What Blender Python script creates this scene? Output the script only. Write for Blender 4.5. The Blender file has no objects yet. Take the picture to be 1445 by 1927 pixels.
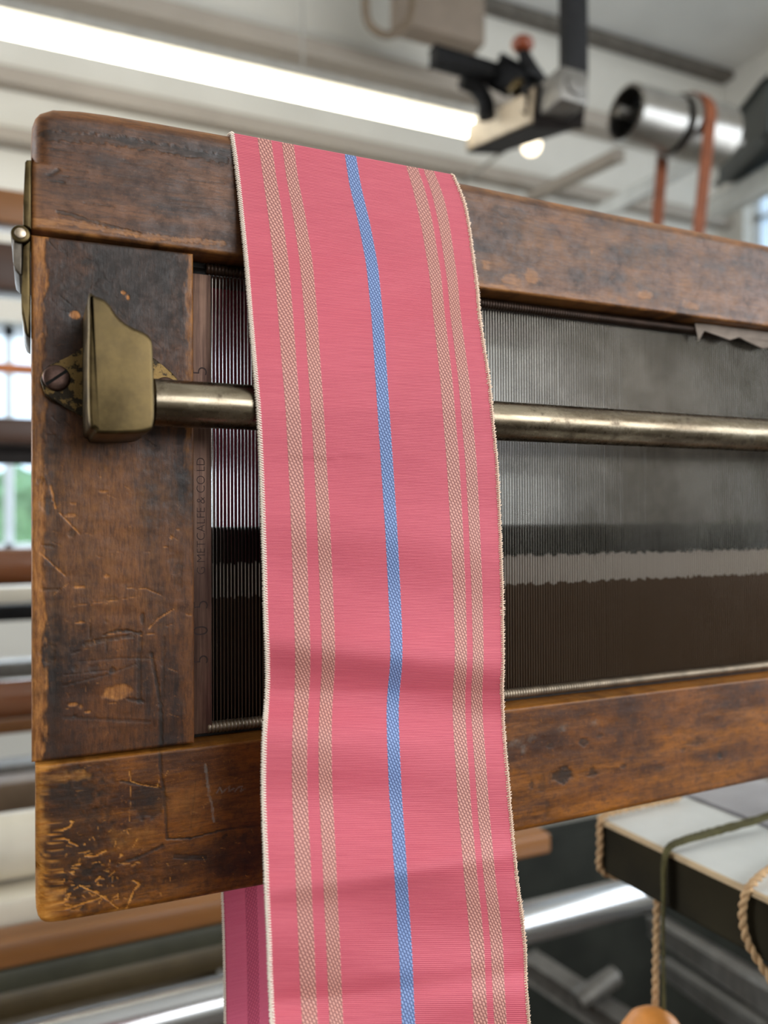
import bpy, bmesh, math, random
import numpy as np
from mathutils import Vector, Matrix
random.seed(7); rng = np.random.default_rng(11)
S = bpy.context.scene
COL = S.collection
R = math.radians
ZC = 1.5                                   # eye level above the floor

# ------------------------------------------------------------------ camera
F = 1480.0
_a, _p, _r = R(24.0), R(0.43), R(0.25)
_fw = np.array([math.sin(_a)*math.cos(_p), math.cos(_a)*math.cos(_p), math.sin(_p)])
_rt = np.array([math.cos(_a), -math.sin(_a), 0.0]); _up = np.cross(_rt, _fw)
_r2 = math.cos(_r)*_rt - math.sin(_r)*_up
_u2 = math.sin(_r)*_rt + math.cos(_r)*_up
CAM = np.array([0.0, -0.30, ZC])
def at(px, py, Y):
    """a point of the place on the upright plane y = Y"""
    d = _fw + (px-722.5)/F*_r2 + (963.5-py)/F*_u2
    return CAM + d*((Y-CAM[1])/d[1])
cd = bpy.data.cameras.new('camera'); cam = bpy.data.objects.new('camera', cd); COL.objects.link(cam)
M3 = Matrix((_r2, _u2, -_fw)).transposed()
cam.matrix_world = Matrix.Translation(CAM) @ M3.to_4x4()
cd.sensor_fit = 'VERTICAL'; cd.sensor_height = 36.0; cd.lens = F*36.0/1927
cd.clip_start = 0.01; cd.clip_end = 100
cd.dof.use_dof = True; cd.dof.focus_distance = 0.308; cd.dof.aperture_fstop = cd.lens/4.4
S.camera = cam
# ------------------------------------------------------------------ world, light, exposure
S.view_settings.view_transform = 'Standard'; S.view_settings.look = 'None'
S.view_settings.gamma = 1.0; S.view_settings.use_curve_mapping = False
S.view_settings.exposure = 0.30
W = bpy.data.worlds.new('daylight'); S.world = W; W.use_nodes = True
bg = W.node_tree.nodes['Background']; bg.inputs[0].default_value = (0.62, 0.80, 1.0, 1); bg.inputs[1].default_value = 2.2
def area(name, loc, rot, sx, sy, energy, color):
    l = bpy.data.lights.new(name, 'AREA'); l.shape = 'RECTANGLE'; l.size = sx; l.size_y = sy
    l.energy = energy; l.color = color
    o = bpy.data.objects.new(name, l); COL.objects.link(o); o.location = loc; o.rotation_euler = rot
    return o
# daylight entering by the windows of the wall behind the camera, the right wall and the far wall, then an added fill
area('window_daylight_near', (1.35, -2.45, 2.3), (R(96), 0, R(14)), 2.2, 1.3, 42, (1.0, 0.97, 0.93))
area('window_daylight_right', (2.55, -0.7, 1.95), (R(98), 0, R(90)), 3.0, 1.2, 40, (0.92, 0.96, 1.0))
area('window_daylight_far', (-0.3, 2.72, 1.85), (R(-90), 0, 0), 2.6, 0.8, 26, (0.85, 0.93, 1.0))
area('added_fill_left', (-2.5, 1.05, 2.1), (R(98), 0, R(-90)), 1.5, 1.2, 46, (0.95, 0.97, 1.0))  # added fill from the unseen left side, brightens the background
S.cycles.max_bounces = 10; S.cycles.diffuse_bounces = 5; S.cycles.glossy_bounces = 6
S.cycles.sample_clamp_indirect = 6.0; S.cycles.caustics_reflective = False; S.cycles.caustics_refractive = False

# ------------------------------------------------------------------ node helpers
class NT:
    def __init__(s, name):
        s.m = bpy.data.materials.new(name); s.m.use_nodes = True
        s.t = s.m.node_tree; s.b = s.t.nodes['Principled BSDF']
    def n(s, ty, **kw):
        nd = s.t.nodes.new(ty)
        for k, v in kw.items():
            if hasattr(nd, k): setattr(nd, k, v)
        return nd
    def l(s, a, b): s.t.links.new(a, b)
    def put(s, sock, v):
        if isinstance(v, (int, float)): sock.default_value = v
        elif isinstance(v, tuple): sock.default_value = v if len(v) == len(sock.default_value) else v + (1,)
        else: s.l(v, sock)
    def math(s, op, a, b=0.0, c=0.0, clamp=False):
        nd = s.n('ShaderNodeMath', operation=op, use_clamp=clamp)
        for i, v in enumerate((a, b, c)): s.put(nd.inputs[i], v)
        return nd.outputs[0]
    def mix(s, f, a, b, mode='MIX'):
        nd = s.n('ShaderNodeMixRGB', blend_type=mode)
        s.put(nd.inputs[0], f); s.put(nd.inputs[1], a); s.put(nd.inputs[2], b)
        return nd.outputs[0]
    def ramp(s, f, lo, hi, a=0.0, b=1.0):
        nd = s.n('ShaderNodeMapRange', interpolation_type='SMOOTHSTEP', clamp=True)
        s.put(nd.inputs[0], f); nd.inputs[1].default_value = lo; nd.inputs[2].default_value = hi
        nd.inputs[3].default_value = a; nd.inputs[4].default_value = b
        return nd.outputs[0]
    def coord(s, scale=(1, 1, 1), out='Object', rot=(0, 0, 0)):
        tc = s.n('ShaderNodeTexCoord'); mp = s.n('ShaderNodeMapping')
        mp.inputs['Scale'].default_value = scale; mp.inputs['Rotation'].default_value = rot
        s.l(tc.outputs[out], mp.inputs[0]); return mp.outputs[0]
    def noise(s, vec, scale, detail=4.0, rough=0.55, dist=0.0):
        nd = s.n('ShaderNodeTexNoise'); s.l(vec, nd.inputs['Vector'])
        nd.inputs['Scale'].default_value = scale; nd.inputs['Detail'].default_value = detail
        nd.inputs['Roughness'].default_value = rough; nd.inputs['Distortion'].default_value = dist
        return nd.outputs['Fac']
    def attr(s, name):
        nd = s.n('ShaderNodeAttribute'); nd.attribute_name = name; return nd.outputs['Fac']
    def bump(s, h, strength, dist):
        nd = s.n('ShaderNodeBump'); s.l(h, nd.inputs['Height'])
        nd.inputs['Strength'].default_value = strength; nd.inputs['Distance'].default_value = dist
        s.l(nd.outputs[0], s.b.inputs['Normal'])
    def fin(s, color=None, rough=None, metal=None, spec=None):
        if color is not None: s.put(s.b.inputs['Base Color'], color)
        if rough is not None: s.put(s.b.inputs['Roughness'], rough)
        if metal is not None: s.put(s.b.inputs['Metallic'], metal)
        if spec is not None: s.put(s.b.inputs['Specular IOR Level'], spec)
        return s.m
def lin(r, g, b):
    f = lambda c: (c/255/12.92) if c/255 <= 0.04045 else ((c/255+0.055)/1.055)**2.4
    return (f(r), f(g), f(b), 1)

# ------------------------------------------------------------------ materials
def mat_old_wood(name, dark, mid, light, tan, grain, seed, r0=0.38, spec=0.34):
    t = NT(name)
    v = t.coord(grain); u = t.coord((1, 1, 1))
    v.node.inputs['Location'].default_value = (seed, seed*1.7, seed*0.3)
    u.node.inputs['Location'].default_value = (seed*0.9, 0, seed)
    g1 = t.noise(v, 60, 8, 0.65, 0.3); g2 = t.noise(u, 26, 8, 0.68, 0.2); g3 = t.noise(u, 190, 6, 0.72); g4 = t.noise(u, 640, 4, 0.7)
    fib = t.noise(v, 700, 5, 0.75)
    c = t.mix(t.ramp(g2, 0.38, 0.66), dark, mid)
    c = t.mix(t.math('MULTIPLY', t.ramp(g1, 0.42, 0.68), 0.62), c, light)
    c = t.mix(t.math('MULTIPLY', t.ramp(g3, 0.48, 0.66), 0.5), c, dark)
    c = t.mix(t.math('MULTIPLY', t.ramp(fib, 0.36, 0.56, 1, 0), 0.5), c, dark)
    c = t.mix(t.math('MULTIPLY', t.ramp(g4, 0.56, 0.72), 0.4), c, light)
    gr = t.attr('grime_shade')
    c = t.mix(t.math('MULTIPLY', t.math('ADD', gr, t.math('MULTIPLY', t.math('SUBTRACT', g3, 0.5), t.math('MULTIPLY', gr, 1.2)), clamp=True), 0.85), c, (0.012, 0.008, 0.0055, 1))
    w = t.attr('wear')
    wn = t.math('ADD', w, t.math('MULTIPLY', t.math('SUBTRACT', g3, 0.5), t.math('MULTIPLY', t.math('MULTIPLY', w, t.math('SUBTRACT', 1.15, w)), 4.0)), clamp=True)
    wc = t.mix(t.ramp(fib, 0.3, 0.7), light, tan)
    c = t.mix(wn, c, wc)
    ch = t.attr('chalk')
    c = t.mix(t.math('MULTIPLY', ch, t.ramp(g3, 0.35, 0.6)), c, (0.22, 0.20, 0.17, 1))
    h = t.math('ADD', t.math('MULTIPLY', fib, 0.8), t.math('ADD', t.math('MULTIPLY', g3, 0.7), t.math('MULTIPLY', g4, 0.35)))
    h = t.math('SUBTRACT', h, t.math('MULTIPLY', gr, 0.7))
    h = t.math('SUBTRACT', h, t.math('MULTIPLY', w, 0.4))
    t.bump(h, 0.28, 0.0004)
    return t.fin(c, t.ramp(g3, 0.35, 0.65, r0, r0+0.18), 0.0, spec)
WOOD_TOP = mat_old_wood('wood_cap', lin(42, 24, 14), lin(92, 55, 29), lin(132, 82, 41), lin(170, 116, 64), (0.16, 1, 1.4), 3.1, 0.34, 0.42)
WOOD_POST = mat_old_wood('wood_post', lin(31, 17, 10), lin(76, 42, 18), lin(124, 72, 27), lin(186, 124, 62), (1.2, 1, 0.2), 8.7)
WOOD_SILL = mat_old_wood('wood_sill', lin(58, 29, 9), lin(124, 70, 17), lin(166, 100, 26), lin(200, 140, 66), (0.16, 1, 1.3), 5.3)

def simple(name, col, rough=0.5, metal=0.0, var=0.25, scale=30, stretch=(1, 1, 1), bump=0.0, spec=0.5):
    t = NT(name); v = t.coord(stretch); n = t.noise(v, scale, 4, 0.6)
    d = tuple(x*(1-var) for x in col[:3]) + (1,); e = tuple(min(1, x*(1+var)) for x in col[:3]) + (1,)
    c = t.mix(t.ramp(n, 0.3, 0.7), d, e)
    if bump: t.bump(n, bump, 0.001)
    return t.fin(c, rough, metal, spec)
def mat_brass():
    t = NT('aged_brass'); v = t.coord(); n = t.noise(v, 120, 6, 0.65); n2 = t.noise(v, 35, 3); n3 = t.noise(v, 600, 3, 0.6)
    c = t.mix(t.ramp(n, 0.3, 0.72), lin(66, 54, 33), lin(98, 82, 52))
    c = t.mix(t.math('MULTIPLY', t.ramp(n2, 0.42, 0.72), 0.55), c, lin(46, 38, 25))
    t.bump(t.math('ADD', n3, n), 0.05, 0.0004)
    return t.fin(c, t.ramp(n, 0.3, 0.7, 0.3, 0.45), 0.9)
def mat_brass_pitted():
    t = NT('pitted_brass'); v = t.coord(); n = t.noise(v, 330, 5, 0.7); n2 = t.noise(v, 70, 3)
    c = t.mix(t.ramp(t.math('ADD', n, t.math('MULTIPLY', t.math('SUBTRACT', n2, 0.5), 0.5)), 0.45, 0.53), lin(44, 36, 25), lin(118, 94, 54))
    t.bump(n, 0.6, 0.0008)
    return t.fin(c, 0.45, 0.75)
BRASS = mat_brass(); PITTED = mat_brass_pitted()
STEEL = None
def mat_rod():
    t = NT('worn_steel'); v = t.coord((0.2, 1, 1)); v2 = t.coord()
    n = t.noise(v, 180, 5, 0.6); n2 = t.noise(v2, 90, 5, 0.7)
    c = t.mix(t.ramp(n, 0.3, 0.7), lin(104, 92, 76), lin(152, 140, 120))
    c = t.mix(t.math('MULTIPLY', t.ramp(n2, 0.52, 0.68), 0.75), c, lin(66, 54, 44))
    t.bump(n2, 0.08, 0.0005)
    return t.fin(c, t.ramp(n2, 0.4, 0.7, 0.24, 0.42), 1.0)
ROD = mat_rod()
IRON = simple('dark_screw_steel', lin(92, 70, 62), 0.42, 0.85, 0.3, 300)
PINM = simple('bright_pin_steel', lin(190, 172, 150), 0.35, 0.9, 0.2, 300)
def mat_reedbar():
    t = NT('reed_bar_metal'); v = t.coord((6, 6, 0.25)); n = t.noise(v, 120, 5, 0.65); n2 = t.noise(t.coord(), 40, 4)
    c = t.mix(t.ramp(n, 0.3, 0.7), lin(82, 60, 52), lin(128, 100, 84))
    c = t.mix(t.math('MULTIPLY', t.ramp(n2, 0.45, 0.65), 0.5), c, lin(66, 46, 42))
    t.bump(n, 0.15, 0.0004)
    return t.fin(c, 0.45, 0.75)
REEDBAR = mat_reedbar()
STAMP = simple('stamped_dark_metal', lin(52, 36, 32), 0.5, 0.6, 0.2, 200)
def mat_dents(edge=False):
    t = NT('reed_dent_edge' if edge else 'reed_dent_flank_shade')
    tc = t.n('ShaderNodeTexCoord'); sx = t.n('ShaderNodeSeparateXYZ'); t.l(tc.outputs['Object'], sx.inputs[0])
    z = sx.outputs[2]; x = sx.outputs[0]
    v = t.coord((1, 0.2, 1)); n = t.noise(v, 26, 5, 0.65); n2 = t.noise(t.coord((3, 0.1, 1)), 90, 3)
    cell = t.n('ShaderNodeTexWhiteNoise', noise_dimensions='1D'); t.l(t.math('FLOOR', t.math('DIVIDE', x, 0.00145)), cell.inputs['W'])
    zz = t.math('ADD', z, t.math('MULTIPLY', t.math('SUBTRACT', cell.outputs[0], 0.5), 0.0016))
    zz = t.math('ADD', zz, t.math('MULTIPLY', t.math('SUBTRACT', n2, 0.5), 0.0014))
    # lint worn on a level band by the cloth, bare steel above it, browner and less metallic below it
    band = t.math('MULTIPLY', t.ramp(zz, -0.0320, -0.0312), t.ramp(zz, -0.0188, -0.0178, 1, 0))
    low = t.ramp(zz, -0.032, -0.0312, 1, 0)
    c = t.mix(t.ramp(n, 0.3, 0.7), lin(120, 114, 104), lin(146, 140, 130)) if edge else t.mix(t.ramp(n, 0.3, 0.7), lin(76, 70, 62), lin(98, 92, 84))  # polished edges pale, flanks darkened in colour for the shade between dents
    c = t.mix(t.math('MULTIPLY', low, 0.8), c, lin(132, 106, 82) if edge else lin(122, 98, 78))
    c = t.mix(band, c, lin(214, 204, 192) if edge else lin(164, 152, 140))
    m = t.math('SUBTRACT', t.math('SUBTRACT', 0.92, t.math('MULTIPLY', band, 0.8)), t.math('MULTIPLY', low, 0.6))
    return t.fin(c, t.math('ADD', 0.24, t.math('MULTIPLY', band, 0.4)), m)
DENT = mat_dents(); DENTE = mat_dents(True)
COIL = simple('reed_coil_wire', lin(138, 124, 106), 0.4, 0.8, 0.25, 120)
COILD = simple('reed_coil_wire_shaded', lin(60, 44, 34), 0.45, 0.7, 0.25, 120)  # same wire, colour darkened for the shade under the cap rail
PITCH = simple('reed_pitch', lin(24, 20, 16), 0.8, 0.0, 0.4, 150, bump=0.3)
PAPER = simple('torn_paper', lin(136, 122, 110), 0.9, 0, 0.12, 120)
BOARD = simple('dark_board', lin(30, 22, 18), 0.75, 0, 0.4, 30)

def mat_ribbon(reverse=False):
    t = NT('ribbon_reverse' if reverse else 'ribbon_face')
    uv = t.n('ShaderNodeUVMap'); uv.uv_map = 'UVMap'; sp = t.n('ShaderNodeSeparateXYZ'); t.l(uv.outputs[0], sp.inputs[0])
    u = t.math('MULTIPLY', sp.outputs[0], 0.0965); v = sp.outputs[1]          # both in metres
    P2 = 2*math.pi
    wob = t.n('ShaderNodeCombineXYZ'); t.l(u, wob.inputs[0]); t.l(v, wob.inputs[1])
    nz = t.noise(wob.outputs[0], 220, 3, 0.6); slub = t.n('ShaderNodeTexNoise')
    mp = t.n('ShaderNodeMapping'); mp.inputs['Scale'].default_value = (60, 1700, 1); t.l(wob.outputs[0], mp.inputs[0]); t.l(mp.outputs[0], slub.inputs['Vector']); slub.inputs['Scale'].default_value = 1.0
    ribw = t.math('ADD', t.math('MULTIPLY', v, P2/0.00062), t.math('MULTIPLY', nz, 2.0))
    rib = t.math('ADD', t.math('MULTIPLY', t.math('SINE', ribw), 0.5), 0.5)
    warp = t.math('ADD', t.math('MULTIPLY', t.math('SINE', t.math('ADD', t.math('MULTIPLY', u, P2/0.00052), t.math('MULTIPLY', t.math('FLOOR', t.math('DIVIDE', ribw, P2)), math.pi))), 0.5), 0.5)
    pf = t.math('ADD', t.math('MULTIPLY', rib, 0.72), t.math('MULTIPLY', warp, 0.28))
    pf = t.math('ADD', pf, t.math('MULTIPLY', t.math('SUBTRACT', slub.outputs[0], 0.5), 0.5), clamp=True)
    if reverse: lo, hi = lin(212, 72, 112), lin(250, 132, 160)
    else: lo, hi = lin(166, 50, 75), lin(226, 113, 124)
    pink = t.mix(pf, lo, hi)
    h = t.math('MULTIPLY', rib, 0.6)
    col = pink
    def stripe(c0, c1, lo, hi, col, h, chev):
        c, w = (c0+c1)/2*0.0965, (c1-c0)/2*0.0965
        d = t.math('SUBTRACT', u, c)
        ad = t.math('ABSOLUTE', d)
        edge = t.math('ADD', ad, t.math('MULTIPLY', t.math('SINE', t.math('MULTIPLY', v, P2/0.0011)), 0.00012))
        m = t.ramp(edge, w-0.00012, w+0.00008, 1, 0)
        lp = t.math('ADD', t.math('ADD', t.math('DIVIDE', d, w*2/4.5), t.math('DIVIDE', v, 0.0030)), t.math('MULTIPLY', nz, 0.35))
        li = t.math('FLOOR', lp); lf = t.math('FRACT', lp)
        bp = t.math('FRACT', t.math('ADD', t.math('DIVIDE', v, 0.00135), t.math('MULTIPLY', li, 0.38)))
        dash = t.math('MULTIPLY', t.math('SINE', t.math('MULTIPLY', lf, math.pi)), t.math('POWER', t.math('SINE', t.math('MULTIPLY', bp, math.pi)), 0.6))
        dash = t.ramp(dash, 0.1, 0.85)
        sc = t.mix(dash, lo, hi)
        return t.mix(m, col, sc), t.math('ADD', t.math('MULTIPLY', h, t.math('SUBTRACT', 1.0, m)), t.math('MULTIPLY', m, t.math('ADD', t.math('MULTIPLY', dash, 0.9), 0.7)))
    if reverse:
        tl, th, bl, bh = lin(190, 70, 104), lin(222, 104, 132), lin(170, 84, 130), lin(206, 110, 160)
    else:
        tl, th, bl, bh = lin(144, 88, 84), lin(216, 157, 142), lin(72, 90, 136), lin(142, 164, 208)
    for (a, b) in RIB_TAN: col, h = stripe(a, b, tl, th, col, h, True)
    col, h = stripe(*RIB_BLUE, bl, bh, col, h, False)
    t.bump(h, 0.5, 0.00022)
    t.b.inputs['Sheen Weight'].default_value = 0.15; t.b.inputs['Sheen Roughness'].default_value = 0.4
    return t.fin(col, 0.55, 0.0, 0.35)
RIB_TAN = [(0.105, 0.162), (0.205, 0.256), (0.765, 0.823), (0.850, 0.903)]
RIB_BLUE = (0.478, 0.530)
RIBF = mat_ribbon(); RIBB = mat_ribbon(True)
SELV = simple('selvedge_thread', lin(236, 222, 206), 0.8, 0, 0.06, 800)
SELVR = simple('selvedge_thread_warm', lin(226, 196, 172), 0.8, 0, 0.1, 800)

# ------------------------------------------------------------------ mesh helpers
def link(name, me, mat, parent=None):
    o = bpy.data.objects.new(name, me); COL.objects.link(o)
    if mat is not None and not me.materials: me.materials.append(mat)
    if parent is not None: o.parent = parent
    return o
def obj(name, bm, mat, parent=None, smooth=True):
    me = bpy.data.meshes.new(name); bmesh.ops.recalc_face_normals(bm, faces=bm.faces); bm.to_mesh(me); bm.free()
    if smooth:
        for p in me.polygons: p.use_smooth = True
        me.set_sharp_from_angle(angle=R(40))
    return link(name, me, mat, parent)
def thing(name, label, cat, group=None, loc=(0, 0, 0)):
    o = bpy.data.objects.new(name, None); COL.objects.link(o); o.location = loc; o.empty_display_size = 0.02
    return tag(o, label, cat, group)
def tag(o, label, cat, group=None):
    o['label'] = label; o['category'] = cat; o['kind'] = 'thing'
    if group: o['group'] = group
    return o
def structure(name, bm, mat, smooth=False):
    o = obj(name, bm, mat, None, smooth); o['kind'] = 'structure'; return o
def add_box(bm, lo, hi, bevel=0.0, seg=2):
    r = bmesh.ops.create_cube(bm, size=1.0); c = [(a+b)/2 for a, b in zip(lo, hi)]; s = [b-a for a, b in zip(lo, hi)]
    for v in r['verts']: v.co = Vector((v.co.x*s[0]+c[0], v.co.y*s[1]+c[1], v.co.z*s[2]+c[2]))
    if bevel:
        es = {e for v in r['verts'] for e in v.link_edges}
        bmesh.ops.bevel(bm, geom=list(es), offset=bevel, segments=seg, affect='EDGES', profile=0.5)
def add_beam(bm, a, b, w, h, bevel=0.0, upv=(0, 0, 1)):
    """box of section w (sideways) x h (up) from a to b"""
    a, b = Vector(a), Vector(b); d = (b-a); L = d.length; d.normalize()
    s = d.cross(Vector(upv)).normalized(); u = s.cross(d)
    r = bmesh.ops.create_cube(bm, size=1.0); m = (a+b)/2
    for v in r['verts']: v.co = m + d*v.co.x*L + s*v.co.y*w + u*v.co.z*h
    if bevel:
        es = {e for v in r['verts'] for e in v.link_edges}
        bmesh.ops.bevel(bm, geom=list(es), offset=bevel, segments=3, affect='EDGES', profile=0.5)
def add_lathe(bm, a, b, prof, seg=32):
    """prof: (t along a->b in metres, radius)"""
    a, b = Vector(a), Vector(b); d = (b-a).normalized()
    s = d.cross(Vector((0.123, 0.3, 0.94))).normalized(); u = s.cross(d)
    rings = []
    for (t, r) in prof:
        rings.append([bm.verts.new(a+d*t+(s*math.cos(2*math.pi*k/seg)+u*math.sin(2*math.pi*k/seg))*max(r, 1e-5)) for k in range(seg)])
    for i in range(len(rings)-1):
        for k in range(seg):
            bm.faces.new((rings[i][k], rings[i][(k+1) % seg], rings[i+1][(k+1) % seg], rings[i+1][k]))
    bm.faces.new(rings[0]); bm.faces.new(rings[-1][::-1])
def add_cyl(bm, a, b, r, seg=32, bev=0.0):
    L = (Vector(b)-Vector(a)).length
    if bev: add_lathe(bm, a, b, [(0, r-bev), (bev*0.3, r-bev*0.3), (bev, r), (L-bev, r), (L-bev*0.3, r-bev*0.3), (L, r-bev)], seg)
    else: add_lathe(bm, a, b, [(0, r), (L, r)], seg)
def add_tube(bm, pts, r, seg=8, close=True):
    pts = [Vector(p) for p in pts]; rings = []; n = None
    for i, p in enumerate(pts):
        d = (pts[min(i+1, len(pts)-1)]-pts[max(i-1, 0)]).normalized()
        if n is None:
            n = d.cross(Vector((0.31, 0.2, 0.9)));  n = n if n.length > 1e-4 else d.cross(Vector((1, 0, 0)))
        n = (n - d*n.dot(d)).normalized(); m = d.cross(n)
        rr = r[i] if isinstance(r, (list, tuple)) else r
        rings.append([bm.verts.new(p+(n*math.cos(2*math.pi*k/seg)+m*math.sin(2*math.pi*k/seg))*rr) for k in range(seg)])
    for i in range(len(rings)-1):
        for k in range(seg):
            bm.faces.new((rings[i][k], rings[i][(k+1) % seg], rings[i+1][(k+1) % seg], rings[i+1][k]))
    if close: bm.faces.new(rings[0]); bm.faces.new(rings[-1][::-1])
def smooth_path(pts, n=8):
    pts = [np.array(p, float) for p in pts]; P = [2*pts[0]-pts[1]] + pts + [2*pts[-1]-pts[-2]]; out = []
    for i in range(1, len(P)-2):
        for k in range(n):
            t = k/n; a, b, c, d = P[i-1:i+3]
            out.append(0.5*((2*b)+(-a+c)*t+(2*a-5*b+4*c-d)*t*t+(-a+3*b-3*c+d)*t**3))
    out.append(pts[-1]); return out
def add_prism(bm, poly, y0, y1, bevel=0.0, seg=3):
    """outline in x-z pushed from y0 (front) to y1; the front rim is rounded"""
    f = [bm.verts.new((x, y0, z)) for x, z in poly]; k = [bm.verts.new((x, y1, z)) for x, z in poly]
    ff = bm.faces.new(f); bm.faces.new(k[::-1]); n = len(poly)
    for i in range(n): bm.faces.new((f[i], k[i], k[(i+1) % n], f[(i+1) % n]))
    if bevel: bmesh.ops.bevel(bm, geom=list(ff.edges), offset=bevel, segments=seg, affect='EDGES', profile=0.5)
def vnoise(x, y, seed):
    def h(i, j): 
        q = np.sin(i*127.1+j*311.7+seed*74.7)*43758.5453; return q-np.floor(q)
    i, j = np.floor(x), np.floor(y); fx, fy = x-i, y-j; fx, fy = fx*fx*(3-2*fx), fy*fy*(3-2*fy)
    return (h(i, j)*(1-fx)+h(i+1, j)*fx)*(1-fy)+(h(i, j+1)*(1-fx)+h(i+1, j+1)*fx)*fy
def fbm(x, y, seed): return 0.55*vnoise(x, y, seed)+0.3*vnoise(2.1*x, 2.1*y, seed+1)+0.15*vnoise(4.3*x, 4.3*y, seed+2)

# ------------------------------------------------------------------ worn boards of the batten
PXW = 0.3/F*0.92                                       # metres per photo pixel near the left end of the front face
def stroke(X, Z, pts, w, seed=0, rag=0.5):
    """ragged line of half width w (pixels) through photo points on the front face -> 0..1"""
    q = [at(a, b, 0.0) for a, b in pts]; q = [(p[0], p[2]) for p in q]; d = np.full(X.shape, 1e9)
    for (x0, z0), (x1, z1) in zip(q[:-1], q[1:]):
        L = (x1-x0)**2+(z1-z0)**2+1e-12; t = np.clip(((X-x0)*(x1-x0)+(Z-z0)*(z1-z0))/L, 0, 1)
        d = np.minimum(d, np.hypot(X-x0-t*(x1-x0), Z-z0-t*(z1-z0)))
    ww = w*PXW*(1-rag*0.5+rag*(fbm(X*900, Z*900, seed)*2-0.5))
    return np.clip((ww-d)/(0.6*PXW+0.25*w*PXW)+0.5, 0, 1)
def blob(X, Z, c, rx, ry, seed=0, rag=0.7, soft=0.35):
    p = at(c[0], c[1], 0.0); d = np.hypot((X-p[0])/(rx*PXW), (Z-p[2])/(ry*PXW))
    d = d + rag*(fbm(X*500, Z*500, seed)-0.5)*1.6
    return np.clip((1-d)/soft+0.5, 0, 1)
def worn_board(name, mat, parent, xs, ztop, zbot, nz, depth, rnd, paint, rnd_l=None):
    """board whose front is a fine grid; ztop / zbot give its outline at every x"""
    xs = np.asarray(xs); n = len(xs); t = np.linspace(0, 1, nz)
    zt = np.array([ztop(x) for x in xs]); zb = np.array([zbot(x) for x in xs])
    X = np.repeat(xs[:, None], nz, 1); Z = zt[:, None]+(zb-zt)[:, None]*t[None, :]
    dist = np.minimum(np.minimum(zt[:, None]-Z, Z-zb[:, None])*1.0, (X-xs[0]))
    dist = np.minimum(dist, xs[-1]-X)
    rl = rnd(X, Z) if callable(rnd) else rnd
    q = np.clip(dist/rl, 0, 1); Y = rl*(1-np.sqrt(np.clip(1-(1-q)**2, 0, 1)))
    at_ = {'wear': np.zeros(X.shape), 'grime_shade': np.zeros(X.shape), 'chalk': np.zeros(X.shape)}
    paint(X, Z, at_)
    Y = Y + 0.00012*at_['grime_shade'] + 0.00012*at_['wear'] + 0.0004*(fbm(X*60, Z*140, 5)-0.5)*np.clip(dist/0.004, 0, 1)
    V = np.stack([X, Y, Z], -1).reshape(-1, 3)
    idx = np.arange(n*nz).reshape(n, nz)
    faces = [(int(idx[i, j]), int(idx[i, j+1]), int(idx[i+1, j+1]), int(idx[i+1, j])) for i in range(n-1) for j in range(nz-1)]
    loop = [int(idx[i, 0]) for i in range(n)] + [int(idx[n-1, j]) for j in range(1, nz)] + [int(idx[i, nz-1]) for i in range(n-2, -1, -1)] + [int(idx[0, j]) for j in range(nz-2, 0, -1)]
    B = V[loop].copy(); B[:, 1] = depth; base = len(V); V = np.vstack([V, B]); m = len(loop)
    for k in range(m): faces.append((loop[k], loop[(k+1) % m], base+(k+1) % m, base+k))
    # back: strip of quads between top row and bottom row copies
    for i in range(n-1):
        a, b = base+i, base+i+1
        c = base+(n-1)+(nz-1)+(n-1-i); d = c-1
        if i == n-2: d = base+(n-1)+(nz-1)
        faces.append((a, b, d, c % (base+m) if c < base+m else base))
    me = bpy.data.meshes.new(name); me.from_pydata(V.tolist(), [], faces); me.validate(); me.update()
    bm = bmesh.new(); bm.from_mesh(me); bmesh.ops.recalc_face_normals(bm, faces=bm.faces); bm.to_mesh(me); bm.free()
    for k, arr in at_.items():
        A = me.attributes.new(k, 'FLOAT', 'POINT'); full = np.zeros(len(me.vertices), np.float32); full[:n*nz] = np.clip(arr, 0, 1).ravel(); A.data.foreach_set('value', full)
    for p in me.polygons: p.use_smooth = True
    me.set_sharp_from_angle(angle=R(50))
    return link(name, me, mat, parent)

Z = lambda z: ZC+z
X_END = 0.52
def xs_range(a, b, fine, knee=None):
    if knee is None: return np.linspace(a, b, int((b-a)/fine)+1)
    return np.concatenate([np.linspace(a, knee, int((knee-a)/fine)+1)[:-1], np.linspace(knee, b, int((b-knee)/(fine*2))+1)])
batten = thing('loom_batten', 'worn dark brown wooden batten frame with brass fittings, the pink ribbon draped over it', 'loom batten', None, (0, 0, Z(-0.142)))
OFF = Matrix.Translation((0, 0, -Z(-0.142)))
def rebase(o):                                           # children keep their place under the moved root
    o.matrix_parent_inverse = OFF; return o
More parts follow.
